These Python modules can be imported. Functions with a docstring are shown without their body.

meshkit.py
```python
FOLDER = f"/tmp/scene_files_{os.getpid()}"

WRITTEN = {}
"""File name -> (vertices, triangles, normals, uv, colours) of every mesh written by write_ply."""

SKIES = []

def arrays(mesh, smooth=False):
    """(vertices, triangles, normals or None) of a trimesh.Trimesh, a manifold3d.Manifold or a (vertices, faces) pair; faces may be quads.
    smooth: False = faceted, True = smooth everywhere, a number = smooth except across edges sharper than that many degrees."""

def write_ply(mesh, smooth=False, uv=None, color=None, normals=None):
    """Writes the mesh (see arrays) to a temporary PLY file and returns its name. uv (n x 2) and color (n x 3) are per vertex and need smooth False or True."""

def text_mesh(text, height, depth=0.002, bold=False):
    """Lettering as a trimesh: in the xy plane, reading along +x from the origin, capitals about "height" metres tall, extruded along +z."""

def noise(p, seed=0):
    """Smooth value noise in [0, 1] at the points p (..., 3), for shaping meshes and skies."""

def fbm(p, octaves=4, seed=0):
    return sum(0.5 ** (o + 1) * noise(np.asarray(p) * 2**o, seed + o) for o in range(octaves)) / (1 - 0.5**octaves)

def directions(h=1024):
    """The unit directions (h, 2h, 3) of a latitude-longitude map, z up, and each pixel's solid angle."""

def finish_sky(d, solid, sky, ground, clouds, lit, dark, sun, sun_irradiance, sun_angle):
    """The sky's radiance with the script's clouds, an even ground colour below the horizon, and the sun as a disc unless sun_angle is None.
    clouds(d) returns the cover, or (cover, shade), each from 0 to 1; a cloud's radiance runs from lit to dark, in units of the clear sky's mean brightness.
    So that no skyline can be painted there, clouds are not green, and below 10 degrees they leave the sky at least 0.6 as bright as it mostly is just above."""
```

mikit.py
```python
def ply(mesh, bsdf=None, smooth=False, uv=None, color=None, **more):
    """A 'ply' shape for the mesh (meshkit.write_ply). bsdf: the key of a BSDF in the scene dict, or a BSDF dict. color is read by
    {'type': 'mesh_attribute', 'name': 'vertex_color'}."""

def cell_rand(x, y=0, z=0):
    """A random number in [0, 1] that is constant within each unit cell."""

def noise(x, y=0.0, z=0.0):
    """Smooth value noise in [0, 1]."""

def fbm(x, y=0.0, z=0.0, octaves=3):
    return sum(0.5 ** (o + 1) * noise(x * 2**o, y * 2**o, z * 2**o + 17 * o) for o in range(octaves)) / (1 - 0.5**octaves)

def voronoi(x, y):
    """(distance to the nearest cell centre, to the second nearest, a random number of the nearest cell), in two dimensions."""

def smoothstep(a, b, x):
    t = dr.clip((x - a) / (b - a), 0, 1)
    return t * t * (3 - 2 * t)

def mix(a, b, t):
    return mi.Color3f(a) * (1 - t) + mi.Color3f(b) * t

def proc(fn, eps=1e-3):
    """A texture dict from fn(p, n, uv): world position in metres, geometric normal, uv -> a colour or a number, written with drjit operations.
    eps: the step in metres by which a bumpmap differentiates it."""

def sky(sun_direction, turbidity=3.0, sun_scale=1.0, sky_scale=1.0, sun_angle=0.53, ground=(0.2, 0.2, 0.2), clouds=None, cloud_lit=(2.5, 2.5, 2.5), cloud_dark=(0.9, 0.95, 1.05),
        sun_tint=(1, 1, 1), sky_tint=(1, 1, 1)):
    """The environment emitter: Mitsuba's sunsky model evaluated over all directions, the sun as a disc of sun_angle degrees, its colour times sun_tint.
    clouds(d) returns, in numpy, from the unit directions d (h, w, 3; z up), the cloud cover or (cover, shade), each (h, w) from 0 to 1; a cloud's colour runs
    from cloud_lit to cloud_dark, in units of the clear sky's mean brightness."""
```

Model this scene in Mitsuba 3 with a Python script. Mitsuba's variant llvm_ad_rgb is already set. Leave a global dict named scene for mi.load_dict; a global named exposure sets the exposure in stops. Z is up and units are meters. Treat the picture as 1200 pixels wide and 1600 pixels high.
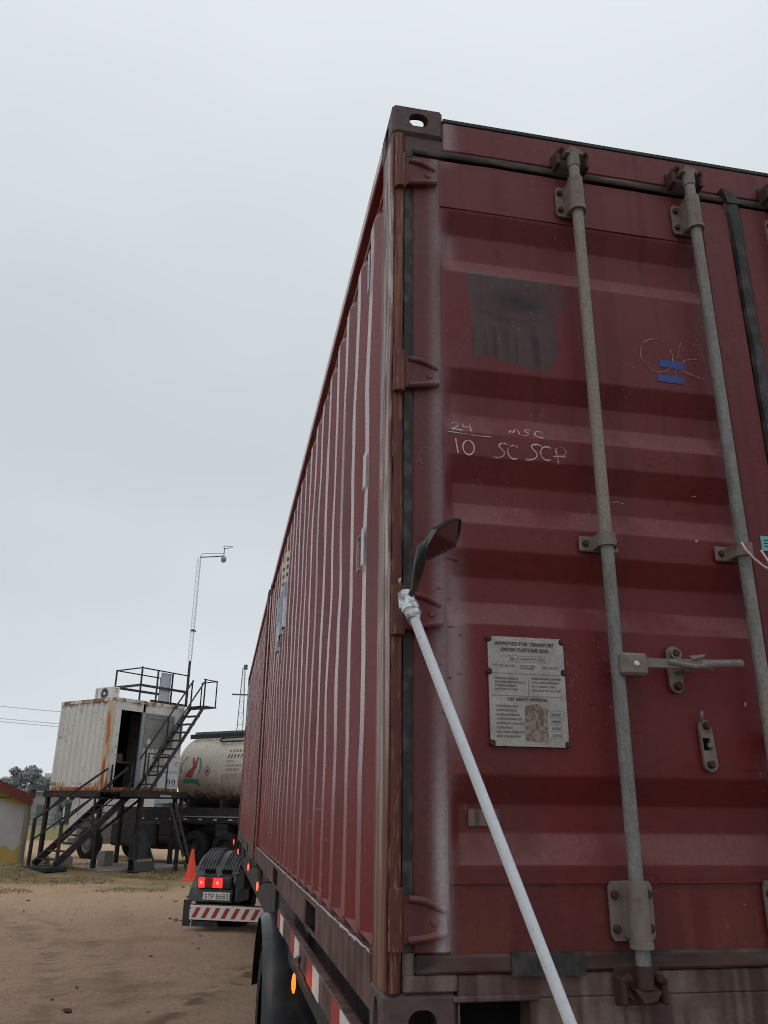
import math, random
import numpy as np, trimesh
import drjit as dr
import mitsuba as mi
import mikit, meshkit
from mikit import proc, noise, fbm, smoothstep, mix
from shapely.geometry import Polygon

random.seed(7)
rng = np.random.default_rng(7)
T = mi.ScalarTransform4f
scene, labels = {'type': 'scene'}, {}
Z0 = 1.2            # height of the container floor level above the ground; helpers below take z from that level

# ------------------------------------------------------------------ camera
CAM = np.array([-0.3823, -1.9260, 0.4840 + Z0])
yaw, pitch, roll, foc = 0.18958, 0.35249, 0.01228, 1267.12
fwd = np.array([math.sin(yaw) * math.cos(pitch), math.cos(yaw) * math.cos(pitch), math.sin(pitch)])
rgt0 = np.array([math.cos(yaw), -math.sin(yaw), 0.0])
up0 = np.cross(rgt0, fwd)
up = -rgt0 * math.sin(roll) + up0 * math.cos(roll)
scene['camera'] = {'type': 'perspective', 'fov': math.degrees(2 * math.atan(600 / foc)), 'fov_axis': 'x',
                   'near_clip': 0.05, 'far_clip': 5000.0,
                   'to_world': T().look_at(origin=CAM.tolist(), target=(CAM + fwd).tolist(), up=up.tolist())}

# ------------------------------------------------------------------ overcast sky
def clouds(d):
    e = np.degrees(np.arcsin(np.clip(d[..., 2], 0, 1)))
    n = meshkit.fbm(np.stack([d[..., 0] * 1.6 / (d[..., 2] + .35), d[..., 1] * 1.6 / (d[..., 2] + .35), d[..., 2] * 2], -1), 4, 3)
    s = np.interp(e, [0, 6, 14, 24, 36, 50, 90], [.30, .50, .88, .92, .62, .18, .10])
    return np.ones(e.shape), np.clip(s + (n - .5) * .75, 0, 1)

scene['sky'] = mikit.sky((-0.35, -0.45, 0.8), turbidity=4, sun_scale=0.1, sun_angle=40, clouds=clouds, ground=(.22, .16, .11),
                         cloud_lit=(3.20, 3.38, 3.54), cloud_dark=(2.30, 2.50, 2.64))
exposure = 1.3

# ------------------------------------------------------------------ materials
def principled(color, rough=.6, metallic=0., spec=.5, bump=None, **more):
    b = {'type': 'principled', 'base_color': color if isinstance(color, dict) else {'type': 'rgb', 'value': list(color)},
         'roughness': rough, 'metallic': metallic, 'specular': spec, **more}
    if bump:
        b = {'type': 'bumpmap', 'arbitrary': bump[0], 'scale': bump[1], 'nested': b}
        b['nested_bsdf'] = b.pop('nested')
    return {'type': 'twosided', 'b': b}

def mat(name, *a, **k):
    scene['mat_' + name] = principled(*a, **k)

def gauss(x, c, w):
    return dr.exp(-dr.square((x - c) / w))

def door_color(p, n, uv):
    x, z = p.x, p.z - Z0
    big = fbm(x * 2.2, z * 2.2, 3.1)
    fine = noise(x * 170, z * 170, p.y * 60)
    streak = noise(x * 55, z * 1.3, 5.) * noise(x * 16, z * .7, 9.)
    fade = smoothstep(.5, 2.6, z + (big - .5) * 1.8)
    c = mix((.118, .0125, .0150), (.128, .0295, .0345), fade * .75)
    c = mix(c, (.085, .013, .017), smoothstep(.22, .6, streak) * .65)
    fr = smoothstep(.152, .146, x) * (.35 + .65 * smoothstep(.25, .65, fbm(x * 30, z * 4., 27.)))
    c = mix(c, (.082, .036, .040), fr * .65)
    grime_shade = smoothstep(.62, .22, z + (noise(x * 9, z * 5, 28.) - .5) * .5)  # bottom quarter darkened in the colour, standing in for shade and vignetting
    c = mix(c, (.078, .020, .021), grime_shade * .62)
    band = gauss(x, .131, .019) * (.25 + .75 * noise(z * 3.1, 2.) ) * (.45 + .55 * smoothstep(.75, .45, z)) + \
        gauss(x, .172, .03) * smoothstep(.35, .75, noise(z * 5.3, 4.)) * .55
    c = mix(c, (.42, .385, .41), dr.clip(band * .75, 0, .85))
    px = x + (noise(z * 14, 1.) - .5) * .018 + (noise(z * 70, x * 40) - .5) * .012
    pz = z + (noise(x * 12, 6.) - .5) * .03 + (noise(x * 80, z * 30) - .5) * .016
    patch = smoothstep(.231, .237, px) * smoothstep(.500, .492, px + .5 * dr.maximum(1.75 - z, 0)) * smoothstep(1.688, 1.698, pz + .22 * dr.maximum(.30 - x, 0) * 0) * smoothstep(1.998, 1.992, pz)
    patch2 = smoothstep(.49, .50, px) * smoothstep(.545, .53, px) * smoothstep(1.88, 1.9, pz) * smoothstep(1.998, 1.99, pz)
    blot = gauss(x, .375, .080) * gauss(z, 1.90 - .6 * dr.square(x - .37), .045) + .7 * gauss(z, 1.835 + 2.2 * dr.square(x - .37), .012) * gauss(x, .36, .07) + .6 * smoothstep(.6, .75, noise(x * 75, z * 3, 24.)) * smoothstep(1.83, 1.76, z)
    pcol = mix((.062, .040, .043), (.020, .015, .018), dr.clip(blot * 1.1 + (fbm(x * 30, z * 14, 2.) - .5) * .9, 0, 1))
    brush = noise(x * 160, z * 7, 22.)
    pcol = pcol * (.88 + .24 * brush)
    c = mix(c, pcol, dr.clip(patch + patch2 * .7, 0, 1) * (.80 + .18 * smoothstep(.3, .6, fbm(x * 26, z * 18, 23.))))
    sc = smoothstep(.86, .92, noise(x * 38, z * 95, 11.)) * smoothstep(.62, .75, noise(x * 5, z * 5, 8.))
    c = mix(c, (.060, .012, .014), sc * .75)
    lit_dust = smoothstep(.16, .42, n.z) * smoothstep(.2, .6, fbm(x * 9, z * 9, 41.))  # pale tint on upward slopes: dust, plus sky light painted in
    c = mix(c, (.205, .100, .106), lit_dust * .38)
    run = gauss(x, .300 + .02 * noise(z * 6, 1.), .006) * smoothstep(.64, .60, z) * smoothstep(.36, .55, z) + gauss(x, .415, .004) * smoothstep(.64, .61, z) * smoothstep(.45, .6, z)
    run = run + gauss(x, .605, .010) * smoothstep(2.22, 2.18, z) * smoothstep(1.75, 2.15, z) + gauss(x, 1.01, .008) * smoothstep(2.22, 2.18, z) * smoothstep(1.6, 2.15, z) + gauss(x, .86, .006) * smoothstep(.60, .57, z) * smoothstep(.3, .55, z)
    c = mix(c, (.085, .030, .018), dr.clip(run, 0, 1) * .6 * (.5 + .5 * noise(x * 300, z * 12, 3.)))
    chip = smoothstep(.86, .92, noise(x * 150, z * 120, 21.)) * smoothstep(.66, .80, noise(x * 7 + 3, z * 7, 31.))
    c = mix(c, mix((.09, .035, .022), (.30, .22, .21), noise(x * 31, z * 31, 8.)), chip * .35)
    low = smoothstep(.42, .2, z) * smoothstep(.3, .7, noise(x * 40, z * 3, 7.))
    c = mix(c, (.135, .042, .028), low * .5)
    return c * (.88 + .24 * fine)

def side_color(p, n, uv):
    y, z = p.y, p.z - Z0
    big = fbm(y * .8, z * 1.1, 1.)
    c = mix((.160, .0150, .0155), (.165, .021, .021), smoothstep(.3, .8, big))
    st = smoothstep(.45, .75, noise(y * 33, z * .9, 3.))
    c = mix(c, (.095, .014, .018), st * .5)
    ch = smoothstep(.90, .97, dr.abs(n.x)) * smoothstep(.036, .026, p.x) * smoothstep(.22, .60, noise(y * 5, z * 1.2, 8.) + .25 * noise(y * 90, z * 20, 2.))  # grazing sky reflection on the outer flats, painted as a pale tint
    c = mix(c, (.47, .36, .36), ch * .72 * smoothstep(.25, 1.1, z + .3 * noise(y * 7, 2.)))
    scrape = smoothstep(.86, .92, noise(y * 5, z * 60, 15.)) * smoothstep(.62, .8, noise(y * 1.4, z * 1.6, 17.))
    c = mix(c, (.26, .13, .13), scrape * .4)
    rs = smoothstep(.83, .90, noise(y * 60, z * 40, 18.)) * smoothstep(.5, .7, noise(y * 2., z * 2., 19.))
    c = mix(c, (.10, .04, .02), rs * .7)
    return c * (.9 + .2 * noise(y * 130, z * 130, 1.))

def post_color(p, n, uv):
    y, z = p.y, p.z - Z0
    wv = (noise(z * 2.2, 1.) - .5) * .05
    g = noise((y + wv) * 46, z * 2.4, 2.)
    g2 = noise((y + wv) * 120, z * 7., 7.)
    g3 = fbm(y * 18, z * 5., 4.)
    peel = smoothstep(.40, .62, g * .42 + g2 * .26 + g3 * .36)
    c = mix((.125, .036, .032), (.44, .37, .35), peel)
    c = mix(c, (.13, .075, .065), smoothstep(.52, .70, g3) * .55)
    c = mix(c, (.085, .050, .048), smoothstep(.66, .80, g2) * .8)
    rust = smoothstep(1.7, .35, z + (g - .5) * 1.2)
    c = mix(c, mix((.070, .028, .022), (.19, .085, .045), g2 * .6 + g * .4), rust * .9)
    return c

def rustpost_color(p, n, uv):
    x, z = p.x, p.z - Z0
    a = fbm(x * 160, z * 5, p.y * 60)
    c = mix((.098, .029, .023), (.205, .082, .042), smoothstep(.4, .72, a) * smoothstep(.35, 2.1, z) + .25 * smoothstep(.6, .8, a))
    c = mix(c, (.065, .024, .019), smoothstep(.45, .85, fbm(x * 160, z * 9, 4.)) * .6)
    c = mix(c, (.22, .13, .10), smoothstep(.62, .85, noise(x * 260, z * 16, 14.) * .7 + noise(x * 300, z * 70, 15.) * .35) * .6)
    return c

def galv_color(p, n, uv):
    x, z = p.x, p.z - Z0
    a = fbm(x * 70, z * 24, p.y * 70)
    b = noise(x * 240, z * 190, p.y * 200)
    c = mix((.095, .096, .095), (.215, .222, .22), a)
    c = mix(c, (.23, .185, .150), smoothstep(.45, .75, noise(z * 2.2, x * 9, 3.)) * .65)
    return c * (.75 + .5 * b)

def fitting_color(p, n, uv):
    x, z = p.x, p.z - Z0
    a = fbm(x * 60, z * 60, p.y * 60)
    c = mix((.20, .178, .165), (.125, .105, .098), a)
    c = mix(c, (.14, .075, .05), smoothstep(.55, .85, fbm(x * 60, z * 60, 2.)) * .7)
    return c

def dirt_color(p, n, uv):
    x, z = p.x, p.z - Z0
    a = fbm(x * 8, z * 8, p.y * 3)
    s = noise(x * 75, z * 5, p.y * 30)
    c = mix((.062, .034, .032), (.155, .115, .106), smoothstep(.25, .75, a * .6 + s * .45))
    return c * (.85 + .3 * noise(x * 150, z * 150, p.y * 90))

def castcolor(p, n, uv):
    a = fbm(p.x * 40, p.y * 40, p.z * 40)
    return mix((.060, .034, .034), (.10, .072, .070), a)

def rubber_color(p, n, uv):
    a = fbm(p.x * 45, p.z * 30, p.y * 20)
    return mix((.018, .018, .019), (.062, .058, .058), smoothstep(.35, .8, a))

def seal_color(p, n, uv):
    a = fbm(p.x * 14, p.z * 40, 2.)
    return mix(mix((.022, .018, .018), (.085, .072, .066), smoothstep(.3, .8, a)), (.075, .032, .030), smoothstep(.45, .75, noise(p.x * 5, p.z * 9, 7.)) * .7)

def office_color(p, n, uv):
    z = p.z - Z0
    a = noise(p.x * 6, p.y * 6, z * 2.)
    c = mix((.52, .51, .48), (.63, .62, .59), fbm(p.x * 3, p.y * 3, z * 1.5))
    d = smoothstep(.70, .86, noise(p.x * 13, p.y * 13, z * 9)) * smoothstep(.45, .7, noise(p.x * 2, p.y * 2, z * 1.2))
    c = mix(c, (.30, .21, .16), d * .6)
    edge = smoothstep(3.28, 3.45, z + (a - .5) * .2) + smoothstep(1.22, .95, z + (a - .5) * .3)
    c = mix(c, (.26, .12, .06), dr.clip(edge, 0, 1) * smoothstep(.35, .65, noise(p.x * 8, p.y * 8, z * 9)))
    return c

def officerust_color(p, n, uv):
    z = p.z - Z0
    a = fbm(p.x * 12, p.y * 12, z * 1.5)
    c = mix((.55, .42, .30), (.42, .16, .045), smoothstep(.32, .55, a + .10 * smoothstep(3.4, 1.2, z)))
    c = mix(c, (.20, .055, .030), smoothstep(2.2, 1.2, z) * smoothstep(.3, .6, a) * .8)
    v = (p.x + 3.458) * -.7104 + (p.y - 23.237) * .7038 + (noise(z * 4, 2.) - .5) * .08
    edge = dr.maximum(smoothstep(.10, .04, v), smoothstep(.21, .27, v)) * smoothstep(1.15, 1.4, z)
    c = mix(c, (.52, .46, .38), dr.maximum(edge, smoothstep(3.0, 3.3, z + (a - .5))) * .85)
    return c

def grime_color(p, n, uv):
    a = fbm(p.x * 9, p.y * 9, p.z * 9)
    return mix((.012, .012, .014), (.050, .046, .046), a)

def rustyframe_color(p, n, uv):
    a = fbm(p.x * 7, p.y * 7, p.z * 7)
    return mix((.014, .013, .015), (.050, .030, .026), smoothstep(.40, .80, a))

def tank_color(p, n, uv):
    z = p.z - Z0
    a = fbm(p.x * 2.5, p.y * 2.5, z * 1.2)
    c = mix((.53, .50, .44), (.44, .39, .32), a)
    s = noise(p.x * 14, p.y * 14, z * 1.2)
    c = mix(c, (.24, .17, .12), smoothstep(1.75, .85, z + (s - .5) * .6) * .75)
    c = mix(c, (.055, .047, .045), smoothstep(1.05, .72, z + (s - .5) * .25))  # belly tone holds dirt splash and the shading underneath, both painted
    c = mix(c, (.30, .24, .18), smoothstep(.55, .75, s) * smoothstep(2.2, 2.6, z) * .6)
    return c

def ground_color(p, n, uv):
    x, y = p.x, p.y
    big = fbm(x * .22, y * .22, 1., 4)
    med = fbm(x * 1.3, y * 1.3, 5., 4)
    fine = fbm(x * 26, y * 26, 2., 3)
    c = mix((.180, .122, .086), (.252, .176, .126), big * .6 + med * .55)
    c = mix(c, (.140, .090, .058), smoothstep(.55, .75, med) * .5)
    # wheel ruts of lorries that turned in beside the trailer
    for (a, b, w) in ((-1.15, .035, .14), (-1.75, .035, .15), (-4.4, .10, .2), (-5.1, .10, .2)):
        cx = a - b * dr.square(y - 6.)
        c = mix(c, (.085, .055, .036), gauss(x, cx + (med - .5) * .4, w) * .42 * smoothstep(.3, .6, noise(x * 4, y * 9, 3.)))
    rx = x + 1.02 - (y - 5.0) * .345 + (med - .5) * .35
    c = mix(c, (.080, .050, .034), gauss(rx, 0., .13) * smoothstep(4.2, 5.2, y) * smoothstep(9.4, 8., y) * smoothstep(.35, .6, noise(x * 7, y * 7, 33.)) * .8)
    tr_ = gauss(x + .9 + (y - 6.) * .12 + (big - .5) * .5, 0., .17) + gauss(x + 2.7 + (y - 6.) * .12 + (big - .5) * .5, 0., .17)
    c = mix(c, (.120, .077, .051), tr_ * (.35 + .65 * smoothstep(.35, .6, dr.abs(dr.sin(y * 21. + x * 6.)))) * smoothstep(2., 4., y) * smoothstep(19., 14., y) * smoothstep(.3, .55, noise(x * 1.2, y * .8, 35.)) * .45)
    pale = smoothstep(24.5, 30., y + (big - .5) * 6)
    c = mix(c, (.36, .25, .165), pale * .8)
    c = mix(c, (.36, .245, .155), smoothstep(11., 17., y) * smoothstep(24., 19., y) * .5)
    gr = smoothstep(17.4, 20.4, y + (big - .5) * 5 + (med - .5) * 3) * smoothstep(26.5, 24.0, y + (med - .5) * 2) * smoothstep(-.2, -1.4, x + (med - .5) * 2.5)
    gcol = mix((.135, .100, .052), (.088, .074, .032), noise(x * 2.2, y * 2.2, 9.))
    c = mix(c, gcol, gr * smoothstep(.22, .55, med * .7 + fine * .5) * .85)
    far = smoothstep(44, 47, y + (big - .5) * 4) * smoothstep(120, 90, y)
    c = mix(c, (.12, .115, .045), far * .85)
    speck = smoothstep(.72, .82, noise(x * 38, y * 38, 1.))
    c = mix(c, (.10, .066, .045), speck * .3)
    return c * (.86 + .28 * fine)

def ground_bump(p, n, uv):
    return fbm(p.x * 16, p.y * 16, 1., 4) * .6 + fbm(p.x * 3, p.y * 3, 4., 3) * 1.6

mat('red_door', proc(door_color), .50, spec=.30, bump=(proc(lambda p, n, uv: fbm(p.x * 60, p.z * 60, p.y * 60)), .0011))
mat('red_side', proc(side_color), .33, spec=.5)
mat('post', proc(post_color), .55, spec=.30, bump=(proc(lambda p, n, uv: noise(p.y * 46, p.z * 2.4, 2.) + .4 * noise(p.y * 90, p.z * 7, 7.)), .0012))
mat('rust_post', proc(rustpost_color), .62, spec=.35, bump=(proc(lambda p, n, uv: fbm(p.x * 80, p.z * 30, p.y * 60)), .002))
mat('galvanised', proc(galv_color), .58, spec=.45)
mat('fitting', proc(fitting_color), .6, spec=.4)
mat('dirty_red', proc(dirt_color), .62, spec=.35)
mat('rail', proc(lambda p, n, uv: mix((.050, .021, .020), (.112, .066, .060), smoothstep(.3, .75, fbm(p.y * 6, p.z * 10, p.x * 9) * .6 + noise(p.y * 40, p.z * 8, 3.) * .4))), .55, spec=.35)
mat('casting', proc(castcolor), .62, spec=.35, bump=(proc(lambda p, n, uv: fbm(p.x * 60, p.y * 60, p.z * 60)), .002))
mat('rubber', proc(rubber_color), .62, spec=.4)
mat('seal', proc(seal_color), .66, spec=.35)
mat('office', proc(office_color), .5, spec=.4)
mat('office_rust', proc(officerust_color), .7, spec=.3)
mat('grime_shade', proc(grime_color), .6, spec=.35)
mat('black_paint', proc(grime_color), .42, spec=.45)
mat('rusty_frame', proc(rustyframe_color), .65, spec=.35)
mat('tank', proc(tank_color), .42, spec=.45)
mat('ground', proc(ground_color), .92, spec=.18, bump=(proc(ground_bump), .013))
mat('tyre', (.016, .016, .017), .8, spec=.3)
mat('black_hole', (.008, .008, .008), .9, spec=.1)
mat('plastic_black', proc(lambda p, n, uv: mix((.014, .016, .019), (.055, .050, .045), smoothstep(.50, .85, fbm(p.x * 9, p.y * 9, p.z * 7)))), .28, spec=.5)
mat('fender_grey', proc(lambda p, n, uv: mix((.022, .026, .031), (.065, .062, .058), smoothstep(.45, .8, fbm(p.x * 7, p.y * 7, p.z * 7)))), .38, spec=.5)
mat('rim', (.22, .22, .22), .5, metallic=.4)
mat('white_paint', (.62, .62, .61), .45)
mat('white_pole', proc(lambda p, n, uv: mix(mix((.62, .67, .74), (.52, .56, .61), fbm(p.x * 30, p.z * 30, p.y * 30)), (.20, .19, .18), smoothstep(.86, .95, noise(p.x * 160, p.z * 160, p.y * 160)) * .5)), .40)
mat('tape_wrap', proc(lambda p, n, uv: mix((.20, .24, .30), (.66, .70, .75), smoothstep(.38, .6, fbm(p.x * 60, p.z * 60, p.y * 60)))), .35, spec=.5)
mat('mirror_glass', (.42, .42, .43), .06, metallic=1.)
mat('reflect_white', (.62, .57, .54), .4)
mat('reflect_red', (.30, .030, .032), .4)
mat('plate_steel', proc(lambda p, n, uv: mix((.37, .365, .355), (.25, .235, .22), fbm(p.x * 45, (p.z) * 45, 2.)) * (.85 + .3 * noise(p.x * 400, p.z * 400, 1.))), .5, metallic=.25)
mat('ink', (.030, .028, .028), .6)
mat('ink_faint', (.105, .095, .09), .6)
mat('plate_rust', proc(lambda p, n, uv: mix((.24, .195, .17), (.12, .080, .066), smoothstep(.30, .70, fbm(p.x * 150, p.z * 120, 4.)))), .7)
mat('chalk', proc(lambda p, n, uv: mix((.14, .04, .045), (.52, .43, .43), smoothstep(.22, .55, fbm(p.x * 330, p.z * 330, 3.) * .6 + noise(p.x * 40, p.z * 40, 6.) * .4))), .9, spec=.1)
mat('chalk_faint', proc(lambda p, n, uv: mix((.13, .03, .033), (.36, .25, .25), smoothstep(.25, .6, fbm(p.x * 330, p.z * 330, 3.) * .6 + noise(p.x * 40, p.z * 40, 6.) * .4))), .9, spec=.1)
mat('blue_tape', (.012, .040, .19), .45)
mat('teal_label', (.12, .38, .40), .5)
mat('pink_wire', (.62, .42, .45), .45)
mat('rust_bolt', (.055, .028, .024), .7, spec=.3)
mat('sealant', (.36, .31, .31), .6)
mat('decal_grey', proc(lambda p, n, uv: mix((.46, .50, .55), (.20, .25, .32), smoothstep(.42, .6, fbm(p.y * 9, p.z * 9, 3.)))), .45)
mat('decal_cream', (.52, .46, .36), .5)
mat('decal_dark', (.03, .03, .035), .5)
mat('cone_orange', (.72, .060, .024), .45)
mat('concrete', proc(lambda p, n, uv: mix((.28, .25, .22), (.17, .15, .13), fbm(p.x * 5, p.y * 5, p.z * 5))), .85, spec=.2)
mat('yellow', (.55, .42, .10), .6)
mat('dark_step', (.030, .035, .040), .55)
mat('panel_grey', proc(lambda p, n, uv: mix((.17, .17, .16), (.26, .26, .245), fbm(p.x * 4, p.y * 4, p.z * 2))), .5)
mat('frame_grey', (.26, .28, .31), .45)
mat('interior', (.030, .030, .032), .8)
mat('clutter', (.20, .17, .15), .7)
mat('sign_white', (.64, .66, .68), .5)
mat('sign_blue', (.035, .065, .13), .5)
mat('sign_red', (.36, .05, .05), .5)
mat('ac_white', (.66, .66, .64), .45)
mat('emblem_red', (.36, .040, .052), .5)
mat('emblem_green', (.040, .20, .150), .5)
mat('emblem_dark', (.035, .06, .05), .5)
mat('print_dark', (.060, .057, .055), .6)
mat('print_faint', (.24, .20, .17), .6)
mat('wall', proc(lambda p, n, uv: mix(mix((.50, .49, .47), (.33, .33, .32), fbm(p.x * 2, p.y * 2, p.z * 2)), (.42, .30, .09), smoothstep(.36, .52, noise(p.x * 1.7 + 3, p.y * 1.7, 5.) * smoothstep(1.1, 2.1, p.z) + smoothstep(.80, .45, p.z + .3 * noise(p.x * 4, p.y * 4, p.z * 4.)) * .8))), .8, spec=.2)
mat('red_roof', proc(lambda p, n, uv: mix((.105, .024, .024), (.18, .055, .046), fbm(p.x * 6, p.y * 6, p.z * 6))), .7, spec=.3)
mat('wood', proc(lambda p, n, uv: mix((.15, .125, .10), (.26, .22, .18), noise(p.x * 40, p.y * 40, p.z * 2))), .8, spec=.2)
mat('leaf', proc(lambda p, n, uv: mix((.18, .195, .195), (.33, .345, .342), noise(p.x * 2.5, p.y * 2.5, p.z * 2.5))), .8, spec=.2)  # grey of distant haze mixed into the foliage colour
mat('bark', (.10, .09, .08), .85, spec=.2)
mat('grass', proc(lambda p, n, uv: mix((.185, .140, .070), (.105, .095, .040), noise(p.x * 3, p.y * 3, 1.))), .85, spec=.2)
mat('pebble', proc(lambda p, n, uv: mix((.12, .08, .055), (.32, .24, .17), noise(p.x * 9, p.y * 9, 1.))), .9, spec=.2)
mat('far_wall', proc(lambda p, n, uv: mix((.20, .20, .20), (.33, .33, .33), fbm(p.x * .9, p.y, p.z * 1.3))), .8, spec=.2)
mat('dead_leaf', (.075, .045, .032), .8, spec=.2)
mat('far_white', (.62, .64, .65), .6)
mat('far_dark', (.10, .105, .115), .7)
mat('wire', (.16, .17, .18), .6)
mat('lattice_pale', (.62, .65, .68), .5)
mat('lattice_dark', (.10, .115, .14), .5)
mat('glass_dark', (.03, .035, .04), .08, spec=.6)
mat('polycarb', (.42, .47, .54), .4)
mat('lamp_dim', (.20, .008, .010), .2, spec=.6)
mat('lamp_red', (.5, .02, .02), .25)

# ------------------------------------------------------------------ mesh helpers
FRAME = [np.eye(4)]
class Frame:
    """Everything built inside stands in this frame: origin (x, y, z) and a turn about the vertical."""
    def __init__(s, o, a=0.0):
        c, n = math.cos(a), math.sin(a)
        s.m = np.array([[c, -n, 0, o[0]], [n, c, 0, o[1]], [0, 0, 1, o[2]], [0, 0, 0, 1.0]])
    def __enter__(s): FRAME.append(FRAME[-1] @ s.m)
    def __exit__(s, *a): FRAME.pop()

def TM(v, f): return trimesh.Trimesh(np.asarray(v, float), np.asarray(f, int), process=False)

def hull(pts):
    return trimesh.convex.convex_hull(np.asarray(pts, float))

def box(x0, x1, y0, y1, z0, z1, b=0.0):
    if b <= 0:
        v = [[x, y, z] for x in (x0, x1) for y in (y0, y1) for z in (z0, z1)]
        return TM(v, [[0, 1, 3], [0, 3, 2], [4, 6, 7], [4, 7, 5], [0, 4, 5], [0, 5, 1], [2, 3, 7], [2, 7, 6], [0, 2, 6], [0, 6, 4], [1, 5, 7], [1, 7, 3]])
    P = []
    for x, sx in ((x0, 1), (x1, -1)):
        for y, sy in ((y0, 1), (y1, -1)):
            for z, sz in ((z0, 1), (z1, -1)):
                P += [[x, y + sy * b, z + sz * b], [x + sx * b, y, z + sz * b], [x + sx * b, y + sy * b, z]]
    return hull(P)

def bar(p, q, w, h, upv=(0, 0, 1), b=0.0):
    p, q = np.asarray(p, float), np.asarray(q, float)
    a = q - p; L = np.linalg.norm(a); a /= L
    upv = np.asarray(upv, float)
    if abs(a @ upv) > .99 * np.linalg.norm(upv): upv = np.array([0, 1.0, 0])
    s = np.cross(a, upv); s /= np.linalg.norm(s); u = np.cross(s, a)
    m = box(0, L, -w / 2, w / 2, -h / 2, h / 2, b)
    v = np.array(m.vertices)
    m = TM(p + v[:, :1] * a + v[:, 1:2] * s + v[:, 2:] * u, m.faces[:, ::-1])
    m.fix_normals()
    return m

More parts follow.
